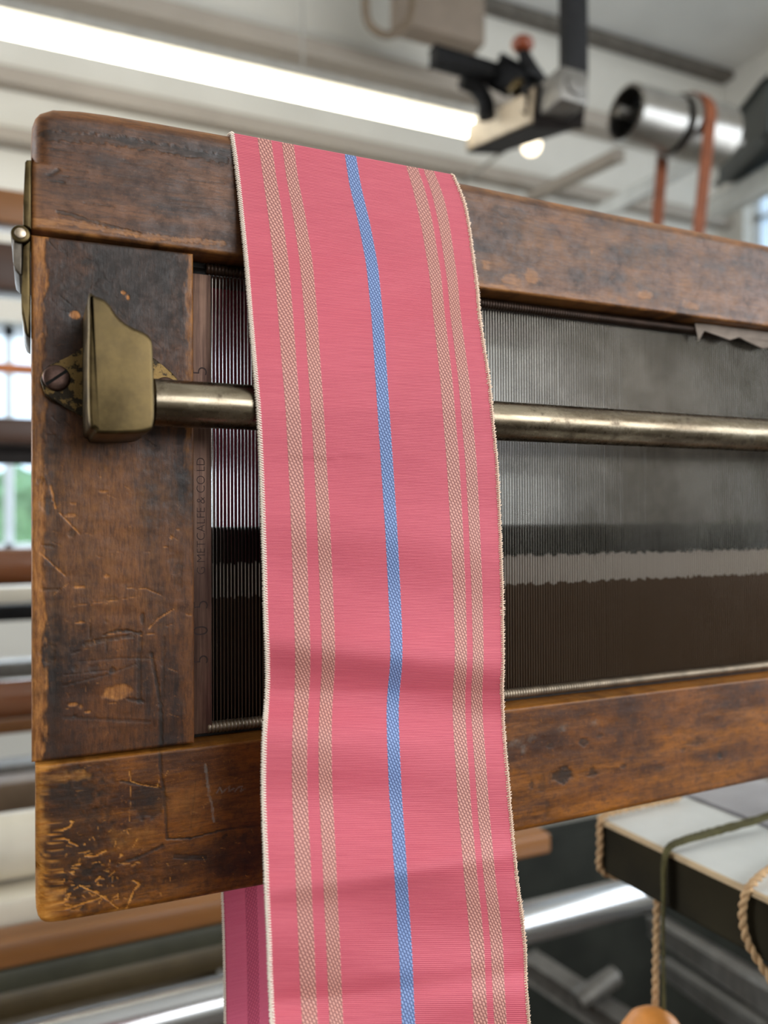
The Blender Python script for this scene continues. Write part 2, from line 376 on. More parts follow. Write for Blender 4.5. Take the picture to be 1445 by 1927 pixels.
# cap rail
_tx = np.array([-0.0008, -0.0006, 0.0004, 0.0021, 0.0064, 0.0151, 0.0241, 0.0428, 0.0687, 0.1746, 0.27, X_END])
_tz = np.array([0.1340, 0.1385, 0.1422, 0.1445, 0.1468, 0.1481, 0.1487, 0.1492, 0.1496, 0.1487, 0.1478, 0.1455])
def top_paint(X, Z_, a):
    w, g = a['wear'], a['grime_shade']; n = fbm(X*260, Z_*420, 1); n2 = fbm(X*60, Z_*300, 9)
    zt = np.interp(X, _tx, _tz)+ZC
    w += np.clip((0.0052-(zt-Z_))/0.004, 0, 1)*0.45*(0.5+n)
    g += np.clip(1-np.abs((zt-Z_)-0.0085-0.004*(n2-0.5))/0.003, 0, 1)*np.clip((0.085-X)/0.03, 0, 1)*0.5  # edge shading below the rounded top, painted as a dark band
    low = Z_-(ZC+0.1015)
    w += np.clip((0.0035-low)/0.003, 0, 1)*np.clip(n*2.2-0.5, 0, 1)*0.75
    w += np.clip((0.008-low)/0.004, 0, 1)*np.clip(n2*3-1.5, 0, 1)*0.5
    w += np.clip((0.003-X)/0.002, 0, 1)*0.4*n
    g += stroke(X, Z_, [(85, 255), (200, 262), (330, 283), (420, 300)], 9, 3, 0.9)*0.7  # dark grain ridge with the edge shading painted in
    g += stroke(X, Z_, [(90, 330), (110, 320)], 3, 3)*0.8 + stroke(X, Z_, [(95, 340), (120, 343)], 2.5, 3)*0.8
    for k in range(26):
        x0 = 75+rng.random()*340; y0 = 262+rng.random()*140
        g += stroke(X, Z_, [(x0, y0), (x0+15+rng.random()*55, y0+4+rng.random()*8)], 0.9+rng.random()*1.0, k, 1.0)*(0.2+0.35*rng.random())
    w += stroke(X, Z_, [(62, 415), (130, 418), (200, 433), (300, 447), (420, 458)], 5, 4, 1.0)*0.6
    g += stroke(X, Z_, [(110, 398), (180, 418), (260, 440)], 3.5, 5, 1.0)*0.8
    for (p, r1, r2) in [((960, 525), 22, 10), ((1000, 520), 20, 14), ((915, 500), 12, 10), ((930, 540), 40, 6), ((1215, 555), 26, 8), ((1300, 575), 30, 9)]:
        w += blob(X, Z_, p, r1*1.1, r2*1.2, int(p[0]))*0.55
    g += blob(X, Z_, (1000, 480), 60, 22, 4)*0.35 + blob(X, Z_, (960, 400), 60, 14, 6)*0.5 + blob(X, Z_, (1180, 470), 70, 18, 7)*0.3
    for k in range(14):
        x0 = 890+rng.random()*540; y0 = 390+(x0-890)*0.18+rng.random()*90
        w += stroke(X, Z_, [(x0, y0), (x0+rng.random()*40-20, y0+rng.random()*30-10)], 0.9, k)*0.35
    w += np.clip((X-0.165)/0.03, 0, 1)*np.clip(fbm(X*90, Z_*150, 31)*1.6-0.55, 0, 1)*0.5
    np.clip(g, 0, 1, out=g); np.clip(w, 0, 0.95, out=w)
xs_t = np.concatenate([np.array([-0.0008, -0.0005, 0.0, 0.0006, 0.0013, 0.0021, 0.003, 0.004, 0.005, 0.0064]), xs_range(0.007, X_END, 0.0005, 0.075)])
rebase(worn_board('cap_rail', WOOD_TOP, batten, xs_t, lambda x: Z(np.interp(x, _tx, _tz)), lambda x: Z(0.1015), 120, 0.046,
                  lambda X, Zz: np.where(Zz > ZC+0.125, 0.0062, 0.0014), top_paint))
# end post
def post_paint(X, Z_, a):
    w, g, c = a['wear'], a['grime_shade'], a['chalk']; n = fbm(X*700, Z_*260, 2); n2 = fbm(X*120, Z_*120, 4); n3 = fbm(X*1200, Z_*1200, 6)
    w += np.clip((0.0040+0.003*(n-0.5)+0.0022*(n2-0.5)-X)/0.0012, 0, 1)*(0.35+0.5*n)
    re = 0.0552-X
    w += np.clip((0.0034+0.004*(n-0.5)-re)/0.0015, 0, 1)*(0.30+0.5*n)*np.clip((Z_-(ZC+0.02))/0.02+0.35, 0.15, 1)
    g += blob(X, Z_, (285, 560), 100, 130, 3, 0.6, 0.9)*0.72 + blob(X, Z_, (200, 500), 130, 70, 13, 0.8, 1.2)*0.4
    g += blob(X, Z_, (150, 560), 40, 60, 3, 0.9, 0.9)*0.5
    g += blob(X, Z_, (320, 920), 50, 50, 5, 0.6, 0.9)*0.6 + blob(X, Z_, (230, 470), 110, 22, 6, 0.6, 0.9)*0.3
    g += np.clip(1-np.abs(X-0.0063-0.002*(n2-0.5))/0.003, 0, 1)*(0.35+0.5*n2)*(Z_ < ZC+0.03)
    g += blob(X, Z_, (205, 842), 90, 16, 5, 0.6, 0.8)*0.35  # soft dark strip just below the bracket
    w += blob(X, Z_, (200, 1050), 130, 130, 7, 1.1, 1.6)*0.22 + blob(X, Z_, (180, 900), 100, 60, 8, 1.1, 1.4)*0.15
    for (p, r1, r2, s) in [((140, 592), 9, 7, .95), ((232, 550), 4, 3, .9), ((241, 559), 4, 5, .9), ((150, 1105), 10, 3, .85), ((200, 1085), 5, 3, .85), ((195, 925), 8, 2.5, .7),
                           ((150, 1172), 8, 2.5, .8), ((312, 1029), 5, 2, .8), ((322, 1012), 3, 2.5, .8), ((132, 970), 12, 3, .6), ((335, 997), 5, 2, .6), ((137, 1326), 8, 3, .7), ((152, 1330), 4, 5, .6), ((165, 1340), 6, 2.5, .8), ((138, 948), 6, 2, .5)]:
        w += blob(X, Z_, p, r1, r2, int(p[0]), 0.6)*s
    w += blob(X, Z_, (222, 1303), 24, 14, 3, 0.5)*(0.45+0.4*n3)
    for (pts, wd, s) in [([(95, 915), (104, 955)], 2.5, .5), ([(112, 965), (150, 1005)], 1.6, .55), ([(75, 1040), (100, 1063), (122, 1083)], 1.8, .7), ([(328, 1146), (300, 1163), (280, 1183)], 1.5, .75),
                         ([(240, 1107), (275, 1108), (305, 1121)], 1, .45), ([(140, 1140), (230, 1128), (262, 1122)], 0.9, .3), ([(70, 640), (80, 628)], 2.5, .6), ([(130, 1098), (110, 1112), (100, 1120)], .9, .3), ([(265, 1196), (290, 1192)], 1.2, .5), ([(350, 1157), (360, 1157)], 1.5, .6), ([(200, 1195), (228, 1190)], 1.2, .4)]:
        w += stroke(X, Z_, pts, wd*0.75, len(pts), 1.0)*min(1, s*1.5)
    for (pts, wd, s) in [([(195, 1196), (215, 1188), (240, 1187), (264, 1192)], 2.6, 1.), ([(160, 1212), (190, 1205), (250, 1196)], 4, .7), ([(264, 1192), (261, 1240), (262, 1320)], 4, .55), ([(285, 1232), (293, 1275), (302, 1330), (303, 1402)], 3.5, .9),
                         ([(168, 1200), (169, 1175)], 2, .7), ([(308, 1200), (306, 1300), (304, 1400)], 2.5, .45), ([(225, 1180), (216, 1190)], 1.5, .6), ([(80, 1026), (100, 1029)], 2, .8), ([(78, 1109), (112, 1110)], 2.5, .7), ([(150, 1245), (240, 1238), (290, 1240)], 2, .35),
                         ([(120, 1290), (200, 1270), (255, 1250)], 2, .4), ([(240, 1315), (270, 1320)], 3, .6), ([(120, 1270), (200, 1262)], 1.2, .4), ([(120, 1350), (280, 1358)], 3, .35), ([(200, 1225), (200, 1200)], 2, .4), ([(135, 1230), (150, 1225)], 2, .4)]:
        g += stroke(X, Z_, pts, wd, len(pts)+3, 0.6)*s
    for (p, r1, r2, s) in [((268, 1163), 4, 11, .8), ((135, 1003), 7, 9, .8), ((210, 1262), 7, 5, .8), ((180, 1258), 10, 8, .4), ((90, 950), 12, 14, .7), ((90, 1228), 14, 16, .6), ((200, 1170), 4, 4, .6), ((140, 1258), 4, 5, .5), ((205, 1128), 20, 5, .4), ((75, 905), 5, 6, .8), ((140, 1348), 5, 3, .6), ((335, 1080), 10, 30, .35), ((330, 1060), 14, 20, .3)]:
        g += blob(X, Z_, p, r1, r2, int(p[1]))*s
    for k in range(60):
        x0 = 85+rng.random()*260; y0 = 870+rng.random()*520; s = rng.random()
        w += stroke(X, Z_, [(x0, y0), (x0+(s-0.3)*26, y0+(rng.random()-0.5)*18)], 0.7, k)*(0.15+0.3*rng.random())
    for k in range(60):
        x0 = 85+rng.random()*250; y0 = 450+rng.random()*380
        g += stroke(X, Z_, [(x0, y0), (x0+8+rng.random()*14, y0+5+rng.random()*12)], 1.0+rng.random(), k, 1.)*0.5*rng.random()
    np.clip(g, 0, 1, out=g); np.clip(w, 0, 0.95, out=w)
rebase(worn_board('end_post', WOOD_POST, batten, np.linspace(-0.0008, 0.0552, 150), lambda x: Z(0.0996+0.0008*x/0.055), lambda x: Z(-0.0846), 430, 0.046, 0.0010, post_paint))
# sill rail
_bx = np.array([0.0004, 0.0006, 0.0012, 0.0022, 0.0036, 0.0055, 0.0093, 0.0433, 0.0814, 0.2, 0.30, X_END])
_bz = np.array([-0.1325, -0.1362, -0.1388, -0.1406, -0.1416, -0.1421, -0.1424, -0.1431, -0.1436, -0.1422, -0.141, -0.138])
def sill_paint(X, Z_, a):
    w, g, c = a['wear'], a['grime_shade'], a['chalk']; n = fbm(X*420, Z_*420, 21); n2 = fbm(X*130, Z_*130, 24); n3 = fbm(X*900, Z_*900, 26)
    zb = np.interp(X, _bx, _bz)+ZC
    w += np.clip((0.0036+0.005*(n2-0.5)+0.003*(n-0.5)-X)/0.0012, 0, 1)*(0.3+0.45*n)
    w += np.clip((0.0018+0.0022*(n-0.5)-(Z_-zb))/0.0012, 0, 1)*(0.3+0.6*n)*np.clip((0.09-X)/0.03, 0.15, 1)
    w += blob(X, Z_, (85, 1700), 30, 34, 3, 1.1, 0.5)*(0.35+0.5*n3) + blob(X, Z_, (78, 1446), 30, 8, 3, 0.7)*0.6 + blob(X, Z_, (130, 1462), 36, 8, 5, 1.0, 0.9)*0.35
    g += blob(X, Z_, (130, 1570), 70, 110, 3, 0.9, 0.9)*0.72 + blob(X, Z_, (150, 1480), 60, 40, 5, 0.9, 1)*0.5 + blob(X, Z_, (180, 1680), 90, 40, 7, 0.9, 1.0)*0.6  # left end darker in soft uneven patches
    g += blob(X, Z_, (281, 1508), 34, 34, 2, 0.35, 0.25)*0.8 + blob(X, Z_, (400, 1620), 110, 60, 9, 0.9, 1.2)*0.45 + blob(X, Z_, (470, 1560), 60, 100, 11, 0.7, 1.2)*0.4
    w += blob(X, Z_, (250, 1575), 40, 22, 6, 1.0, 1.0)*0.22 + blob(X, Z_, (355, 1510), 40, 36, 8, 1.0, 1.2)*0.14
    for (pts, wd, s) in [([(300, 1415), (303, 1460), (310, 1500), (314, 1578)], 3.0, .8), ([(314, 1579), (360, 1577), (420, 1562), (494, 1553)], 2.0, 1.), ([(222, 1627), (262, 1612), (305, 1592)], 3, .65), ([(228, 1470), (262, 1476)], 2.5, .7), ([(330, 1612), (385, 1614)], 5, .5),
                         ([(368, 1470), (358, 1560)], 1.5, .35), ([(90, 1660), (112, 1700)], 1.6, .6), ([(85, 1640), (95, 1670)], 2.5, .6), ([(420, 1576), (425, 1572)], 3, .8)]:
        g += stroke(X, Z_, pts, wd, len(pts)+1, 0.5)*s
    for (pts, wd, s) in [([(96, 1572), (112, 1565), (132, 1556), (137, 1547), (133, 1545)], 2.2, .85), ([(100, 1575), (130, 1581)], 2, .7), ([(160, 1611), (176, 1612), (200, 1601)], 2.4, .8), ([(137, 1629), (152, 1626)], 2.2, .7), ([(150, 1667), (180, 1680), (200, 1692), (222, 1710)], 1.8, .7),
                         ([(190, 1690), (170, 1696), (120, 1712)], 2.0, .7), ([(250, 1657), (263, 1664), (252, 1676), (242, 1700), (238, 1712)], 2.2, .7), ([(118, 1700), (128, 1690), (132, 1682), (124, 1684)], 1.8, .7), ([(180, 1660), (188, 1650)], 2, .7), ([(250, 1595), (258, 1580)], 1.2, .5),
                         ([(243, 1450), (246, 1470), (262, 1476), (296, 1482), (300, 1466)], 1.1, .55), ([(246, 1480), (244, 1545)], .9, .4), ([(216, 1640), (205, 1650)], 1.2, .5), ([(213, 1690), (222, 1684), (222, 1692)], 2, .6), ([(100, 1548), (90, 1552)], 2, .5), ([(130, 1585), (145, 1592)], 2, .6), ([(316, 1450), (311, 1460)], 1, .4), ([(105, 1610), (112, 1622)], 1, .5)]:
        w += stroke(X, Z_, pts, wd*0.75, len(pts)+5, 1.1)*min(1, s*1.35)
    for (pts, wd) in [([(386, 1440), (389, 1460), (393, 1490)], 3), ([(392, 1495), (398, 1510), (402, 1545)], 2.5), ([(408, 1492), (414, 1482), (418, 1492), (424, 1486), (432, 1480), (430, 1490), (440, 1484)], 1.2), ([(442, 1490), (448, 1482), (456, 1480), (452, 1490), (462, 1484)], 1.2)]:
        c += stroke(X, Z_, pts, wd, 3, 0.6)*0.6
    for (p, r1, r2, s) in [((1060, 1459), 22, 17, .9), ((1100, 1397), 12, 9, .8), ((1052, 1462), 30, 12, .5), ((1355, 1422), 8, 8, .8), ((1172, 1442), 7, 6, .6), ((1115, 1452), 10, 14, .6), ((1000, 1475), 5, 10, .6), ((1310, 1395), 26, 10, .4), ((1285, 1410), 8, 6, .5), ((1035, 1402), 9, 6, .5), ((1130, 1385), 9, 6, .5), ((1020, 1475), 8, 20, .4), ((1028, 1525), 7, 18, .4), ((1120, 1452), 40, 8, .3), ((1240, 1445), 14, 10, .4)]:
        g += blob(X, Z_, p, r1*1.15, r2*1.1, int(p[0]), 0.8)*s
    for (p, r1, r2) in [((970, 1400), 18, 10), ((1000, 1390), 14, 8), ((1060, 1370), 16, 8), ((1120, 1362), 12, 8), ((985, 1410), 8, 12)]:
        c += blob(X, Z_, p, r1, r2, int(p[0]), 1.2, 0.8)*0.35
    for k in range(40):
        x0 = 90+rng.random()*400; y0 = 1440+rng.random()*250-(x0-90)*0.1
        w += stroke(X, Z_, [(x0, y0), (x0+(rng.random()-0.3)*24, y0+(rng.random()-0.6)*14)], 0.7, k)*(0.15+0.35*rng.random())
    w += np.clip((0.0014-((ZC-0.0858)-Z_))/0.001, 0, 1)*(0.15+0.25*n)
    for k in range(110):
        x0 = 80+abs(rng.normal())*90; y0 = 1720-abs(rng.normal())*70-(x0-90)*0.15; an = rng.random()*3.0
        w += stroke(X, Z_, [(x0, y0), (x0+rng.random()*14*math.cos(an), y0-rng.random()*9*math.sin(an))], 0.9+0.7*rng.random(), k, 1.1)*(0.3+0.5*rng.random())
    np.clip(g, 0, 1, out=g); np.clip(w, 0, 0.95, out=w); np.clip(c, 0, 1, out=c)
xs_b = np.concatenate([_bx[:7], xs_range(0.0097, X_END, 0.0004, 0.085)])
rebase(worn_board('sill_rail', WOOD_SILL, batten, xs_b, lambda x: Z(-0.0858), lambda x: Z(np.interp(x, _bx, _bz)), 150, 0.046,
                  lambda X, Zz: np.where(Zz < ZC-0.12, 0.0030, 0.0010), sill_paint))
# back board that closes the lower half of the frame behind the reed
bm = bmesh.new(); add_box(bm, (0.0562, 0.030, Z(-0.0852)), (X_END-0.002, 0.040, Z(-0.0035)), 0.001)
rebase(obj('back_board', bm, BOARD, batten))
# hinge and latch on the end of the frame
def onend(px, py, Y=0.0): p = at(px, py, Y); return p[0], p[2]
def sub(o): o.parent = hinge; return o
bm = bmesh.new(); add_prism(bm, [onend(59.5, 301), onend(50, 301), onend(47, 305), onend(44, 380), onend(43, 424), onend(59, 432)], -0.0003, 0.032, 0.0006); hinge = rebase(obj('hinge', bm, BRASS, batten)); hinge['label'] = 'brass hinge with round pin'
bm = bmesh.new(); add_prism(bm, [onend(57, 452), onend(44, 462), onend(42, 520), onend(40, 560), onend(41, 590), onend(45, 622), onend(50, 632), onend(57, 636)], -0.0002, 0.030, 0.0007); sub(obj('lower_leaf', bm, BRASS))
c = at(38.5, 441, 0.0); bm = bmesh.new(); add_cyl(bm, (c[0], -0.0010, c[2]), (c[0], 0.032, c[2]), 0.0031, 28, 0.0006)
sub(obj('barrel', bm, BRASS))
bm = bmesh.new(); add_cyl(bm, (c[0], -0.0017, c[2]), (c[0], 0.001, c[2]), 0.0019, 24, 0.0005); o = sub(obj('hinge_pin', bm, PINM)); o['label'] = 'bright steel pin end'
bm = bmesh.new(); add_prism(bm, [onend(22.5, 446), onend(42, 452), onend(42, 517), onend(36, 516), onend(28, 508), onend(25, 495)], 0.0005, 0.026, 0.0006); o = sub(obj('latch_tongue', bm, simple('dull_grey_metal', lin(86, 78, 68), 0.45, 0.7, 0.3, 200))); o['label'] = 'dull grey metal tongue'
# brass bracket
def subb(o): o.parent = bracket; return o
YF = -0.0335
pl = [(171, 554), (181, 556), (196, 562), (207, 573), (219, 590), (230.5, 602), (244, 612), (260, 619), (273, 625), (283, 634), (288, 648), (289.6, 694), (291.6, 772), (290, 795), (283, 810), (254, 815.5), (190, 816.5), (177, 808), (171, 792), (169, 694), (170, 617)]
def add_pillow(bm, pts, y0, y1, r, n=6):
    """outline pushed from y0 to y1 with a rounded front rim"""
    P = np.array([(at(x, y, y0)[0], at(x, y, y0)[2]) for x, y in pts]); Q = []
    for i in range(len(P)):                                     # closed smooth curve
        a, b, c, d = P[i-1], P[i], P[(i+1) % len(P)], P[(i+2) % len(P)]
        for k in range(5):
            t = k/5; Q.append(0.5*((2*b)+(-a+c)*t+(2*a-5*b+4*c-d)*t*t+(-a+3*b-3*c+d)*t**3))
    Q = np.array(Q); T = np.roll(Q, -1, 0)-np.roll(Q, 1, 0); T /= np.linalg.norm(T, axis=1, keepdims=True); N = np.stack([T[:, 1], -T[:, 0]], 1)
    area_ = 0.5*np.sum(Q[:, 0]*np.roll(Q[:, 1], -1)-np.roll(Q[:, 0], -1)*Q[:, 1])
    if area_ > 0: N = -N
    rings = [[bm.verts.new((x, y1, z)) for x, z in Q]]
    for k in range(n+1):
        th = math.pi/2*k/n; ins = r*(1-math.cos(th)); y = y0+r*(1-math.sin(th)); q = Q+N*ins
        rings.append([bm.verts.new((x, y, z)) for x, z in q])
    m = len(Q)
    for A, B in zip(rings[:-1], rings[1:]):
        for i in range(m): bm.faces.new((A[i], A[(i+1) % m], B[(i+1) % m], B[i]))
    bm.faces.new(rings[-1]); bm.faces.new(rings[0])
bm = bmesh.new(); add_pillow(bm, [(x-4, y) if x < 175 else (x, y) for x, y in pl], YF, 0.0002, 0.0014); bracket = rebase(obj('rod_bracket', bm, BRASS, batten)); bracket['label'] = 'scuffed brass bracket that holds the rod end'
fl = [(76, 716), (80, 700), (91, 688), (108, 681), (128, 672), (146, 661), (160, 650), (240, 650), (292, 676), (306, 688), (322, 700), (336, 716), (338, 734), (328, 752), (300, 772), (240, 792), (160, 790), (148, 780), (128, 767), (100, 755), (84, 742)]
bm = bmesh.new(); add_prism(bm, [(at(x, y, -0.002)[0], at(x, y, -0.002)[2]) for x, y in fl], -0.0026, 0.0006, 0.0006); subb(obj('flange', bm, PITTED))
SLOT = simple('slot_dark', (0.006, 0.005, 0.004, 1), 0.9, 0, 0.2)  # near-black bar on the screw head forms the slot
def screw(px, py, r, ang):
    c = at(px, py, -0.0034); bm = bmesh.new()
    add_lathe(bm, (c[0], 0.0, c[2]), (c[0], -1, c[2]), [(0, r*0.9), (0.0026, r), (0.0033, r), (0.0039, r*0.94), (0.0042, r*0.84), (0.0043, r*0.4), (0.00432, 0)], 40)
    d = Vector((math.cos(ang), 0, math.sin(ang))); m = Vector((c[0], -0.00425, c[2])); s = Vector((-math.sin(ang), 0, math.cos(ang))); hw = r*0.11
    vs = [bm.verts.new(m+d*x+s*y+Vector((0, z, 0))) for z in (-0.00012, 0.0006) for x, y in ((-r*0.93, -hw), (r*0.93, -hw), (r*0.93, hw), (-r*0.93, hw))]
    for f in ((0, 1, 2, 3), (7, 6, 5, 4), (0, 4, 5, 1), (1, 5, 6, 2), (2, 6, 7, 3), (3, 7, 4, 0)): bm.faces.new([vs[i] for i in f]).material_index = 1
    o = subb(obj('screw', bm, IRON)); o.data.materials.append(SLOT); o['label'] = 'dark slotted steel screw head'
screw(106.5, 711, 0.00455, R(38)); screw(312, 733, 0.0046, R(20))
# rod
ra = at(285, 757, -0.0182); RZ = ra[2]
RR = 0.0082
bm = bmesh.new(); add_cyl(bm, (0.038, -0.0182, RZ), (X_END+0.02, -0.0182, RZ), RR, 48)
o = rebase(obj('guide_rod', bm, ROD, batten)); o['label'] = 'worn round steel rod'

# ------------------------------------------------------------------ reed
reed = thing('weaving_reed', 'fine steel reed with stamped end bar, seated in the wooden batten behind the rod', 'reed', None, (0.06, 0.015, Z(-0.0855)))
OFR = Matrix.Translation((-0.06, -0.015, -Z(-0.0855)))
def rr(o, p=None):
    o.parent = p or reed
    if p is None: o.matrix_parent_inverse = OFR
    return o
eb0, eb1 = 0.0557, at(398, 900, 0.010)[0]
bm = bmesh.new(); add_box(bm, (eb0, 0.0100, Z(-0.0840)), (eb1, 0.0185, Z(0.0960)), 0.0004, 2); endbar = rr(obj('end_bar', bm, REEDBAR)); endbar['label'] = 'stamped flat metal end bar'
D0, PITCHX = eb1+0.0012, 0.00145; ND = int((X_END-0.004-D0)/PITCHX)
verts, faces, dmat = [], [], []
for k in range(ND):
    x = D0+k*PITCHX + random.uniform(-0.00006, 0.00006); h = 0.00012; y0, y1 = 0.0130, 0.0148
    b = len(verts)
    for z in (Z(-0.0835), Z(0.0985)):
        for (dx, y) in ((-h*0.5, y0), (h*0.5, y0), (h, y0+0.0004), (h, y1-0.0004), (h*0.5, y1), (-h*0.5, y1), (-h, y1-0.0004), (-h, y0+0.0004)): verts.append((x+dx, y, z))
    for i in range(8): faces.append((b+i, b+(i+1) % 8, b+8+(i+1) % 8, b+8+i))
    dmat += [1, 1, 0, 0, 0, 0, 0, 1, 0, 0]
    faces.append(tuple(b+i for i in range(7, -1, -1))); faces.append(tuple(b+8+i for i in range(8)))
me = bpy.data.meshes.new('dents'); me.from_pydata([(x, y, z-ZC) for x, y, z in verts], [], faces); me.update()
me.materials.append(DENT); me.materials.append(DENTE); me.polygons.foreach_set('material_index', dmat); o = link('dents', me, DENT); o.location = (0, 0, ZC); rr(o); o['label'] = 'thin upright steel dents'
bpy.context.view_layer.update()
def coil(zc, yc, r, mat, name):
    bm = bmesh.new(); pts = []; n = int((X_END-0.006-D0+0.003)/PITCHX)
    prof = []
    L = n*PITCHX
    for k in range(n*6+1):
        t = k/6.0; prof.append((t*PITCHX, r*(0.86+0.14*abs(math.sin(math.pi*t)))))
    add_lathe(bm, (D0-0.003, yc, zc), (D0-0.003+L, yc, zc), prof, 14)
    return rr(obj(name, bm, mat))
c = at(1200, 1285, 0.0120)
coil(Z(-0.0822), 0.0118, 0.0024, COIL, 'lower_binding_coil'); coil(Z(0.0985), 0.0112, 0.0024, COILD, 'upper_binding_coil')
bm = bmesh.new(); add_box(bm, (eb0, 0.0120, Z(-0.0856)), (X_END-0.004, 0.021, Z(-0.0840)), 0.0003); rr(obj('lower_baulk', bm, PITCH))
bm = bmesh.new(); add_box(bm, (eb0, 0.0125, Z(0.0990)), (X_END-0.004, 0.021, Z(0.1012)), 0.0003); rr(obj('upper_baulk', bm, PITCH))
def stamp(text, size, px, py, spacing=1.0):
    cu = bpy.data.curves.new('stamp', 'FONT'); cu.body = text; cu.size = size; cu.extrude = 0.00006; cu.align_x = 'LEFT'; cu.align_y = 'CENTER'; cu.space_character = spacing
    cu.offset = -size*0.018
    tmp = bpy.data.objects.new('tmp', cu); COL.objects.link(tmp); bpy.context.view_layer.update()
    me = bpy.data.meshes.new_from_object(tmp.evaluated_get(bpy.context.evaluated_depsgraph_get())); bpy.data.objects.remove(tmp)
    p = at(px, py, 0.00994)
    # text x axis -> up, text y axis -> left, facing the viewer
    Mx = Matrix(((0, -1, 0, p[0]), (0, 0, -1, p[1]), (1, 0, 0, p[2]), (0, 0, 0, 1)))
    me.transform(Mx); me.materials.clear()
    o = link('stamped_lettering', me, STAMP); rr(o, endbar); return o
stamp('G METCALFE & CO LD', 0.0047, 379, 1082, 0.98)

for ch, y in (('5', 1251), ('0', 1197), ('5', 1148), ('5', 708), ('0', 742)): stamp(ch, 0.0085, 379 if y > 1000 else 377, y)

# torn scrap of paper caught under the cap rail
bm = bmesh.new(); Ys = 0.0075
up_ = [(1308, 604), (1330, 606), (1370, 612), (1410, 616), (1450, 622), (1500, 628), (1560, 634)]
lo_ = [(1318, 640), (1326, 622), (1372, 640), (1392, 634), (1412, 646), (1440, 655), (1470, 648), (1500, 660), (1530, 650), (1560, 662)]
poly = [(at(x, y-6, Ys)[0], min(at(x, y-6, Ys)[2], Z(0.1008))) for x, y in up_] + [(at(x, y, Ys)[0], at(x, y, Ys)[2]) for x, y in lo_[::-1]]
add_prism(bm, poly, Ys, Ys+0.0005)
for v in bm.verts: v.co.y += 0.0012*math.sin(v.co.x*400)
tag(obj('paper_scrap', bm, PAPER, None, False), 'torn pale scrap of paper caught under the cap rail above the reed', 'paper scrap')

# ------------------------------------------------------------------ ribbon
ry = np.array([250, 300, 400, 480, 600, 700, 770, 850, 950, 1100, 1200, 1300, 1450, 1600, 1750, 1930, 2080.])
rY = np.array([0.0008, -0.0012, -0.0035, -0.0080, -0.0195, -0.0262, -0.0282, -0.0275, -0.0272, -0.0290, -0.0300, -0.0292, -0.0370, -0.0420, -0.0465, -0.0515, -0.056])
Ly = np.array([(245, 434), (300, 442), (360, 449), (420, 455), (500, 463), (600, 470.5), (680, 477), (770, 485), (850, 489), (930, 492), (1000, 494), (1080, 496.5), (1150, 498), (1220, 501), (1280, 502), (1330, 500), (1380, 496), (1450, 494), (1500, 494), (1560, 496), (1620, 498.5), (1700, 501), (1760, 504), (1830, 506), (1930, 511), (2080, 518)], float)
Ry = np.array([(325, 849), (350, 862), (380, 874), (420, 882), (480, 890), (540, 898), (600, 903), (660, 912), (720, 921), (800, 928), (870, 935), (930, 938), (1000, 941), (1060, 943), (1100, 945), (1180, 946), (1240, 947), (1300, 945), (1360, 947), (1420, 952), (1480, 957), (1540, 961), (1600, 967), (1660, 973), (1720, 982), (1780, 988), (1850, 990), (1930, 995), (2080, 1008)], float)
BL = np.array([(280, 657), (350, 668), (420, 685), (500, 700), (600, 710), (700, 716.5), (800, 723), (900, 729.5), (1000, 736), (1100, 741), (1180, 744.5), (1230, 745.5), (1260, 744.5), (1300, 740), (1340, 738), (1400, 739.5), (1500, 744), (1600, 751), (1700, 757), (1800, 763), (1900, 767), (2080, 775)], float)
def cs(t, xp, yp):                                            # smooth interpolation
    w = 14.0; return (np.interp(t-w, xp, yp)+2*np.interp(t, xp, yp)+np.interp(t+w, xp, yp))/4
NR, NU = 330, 72
front = np.zeros((NR, NU, 3))
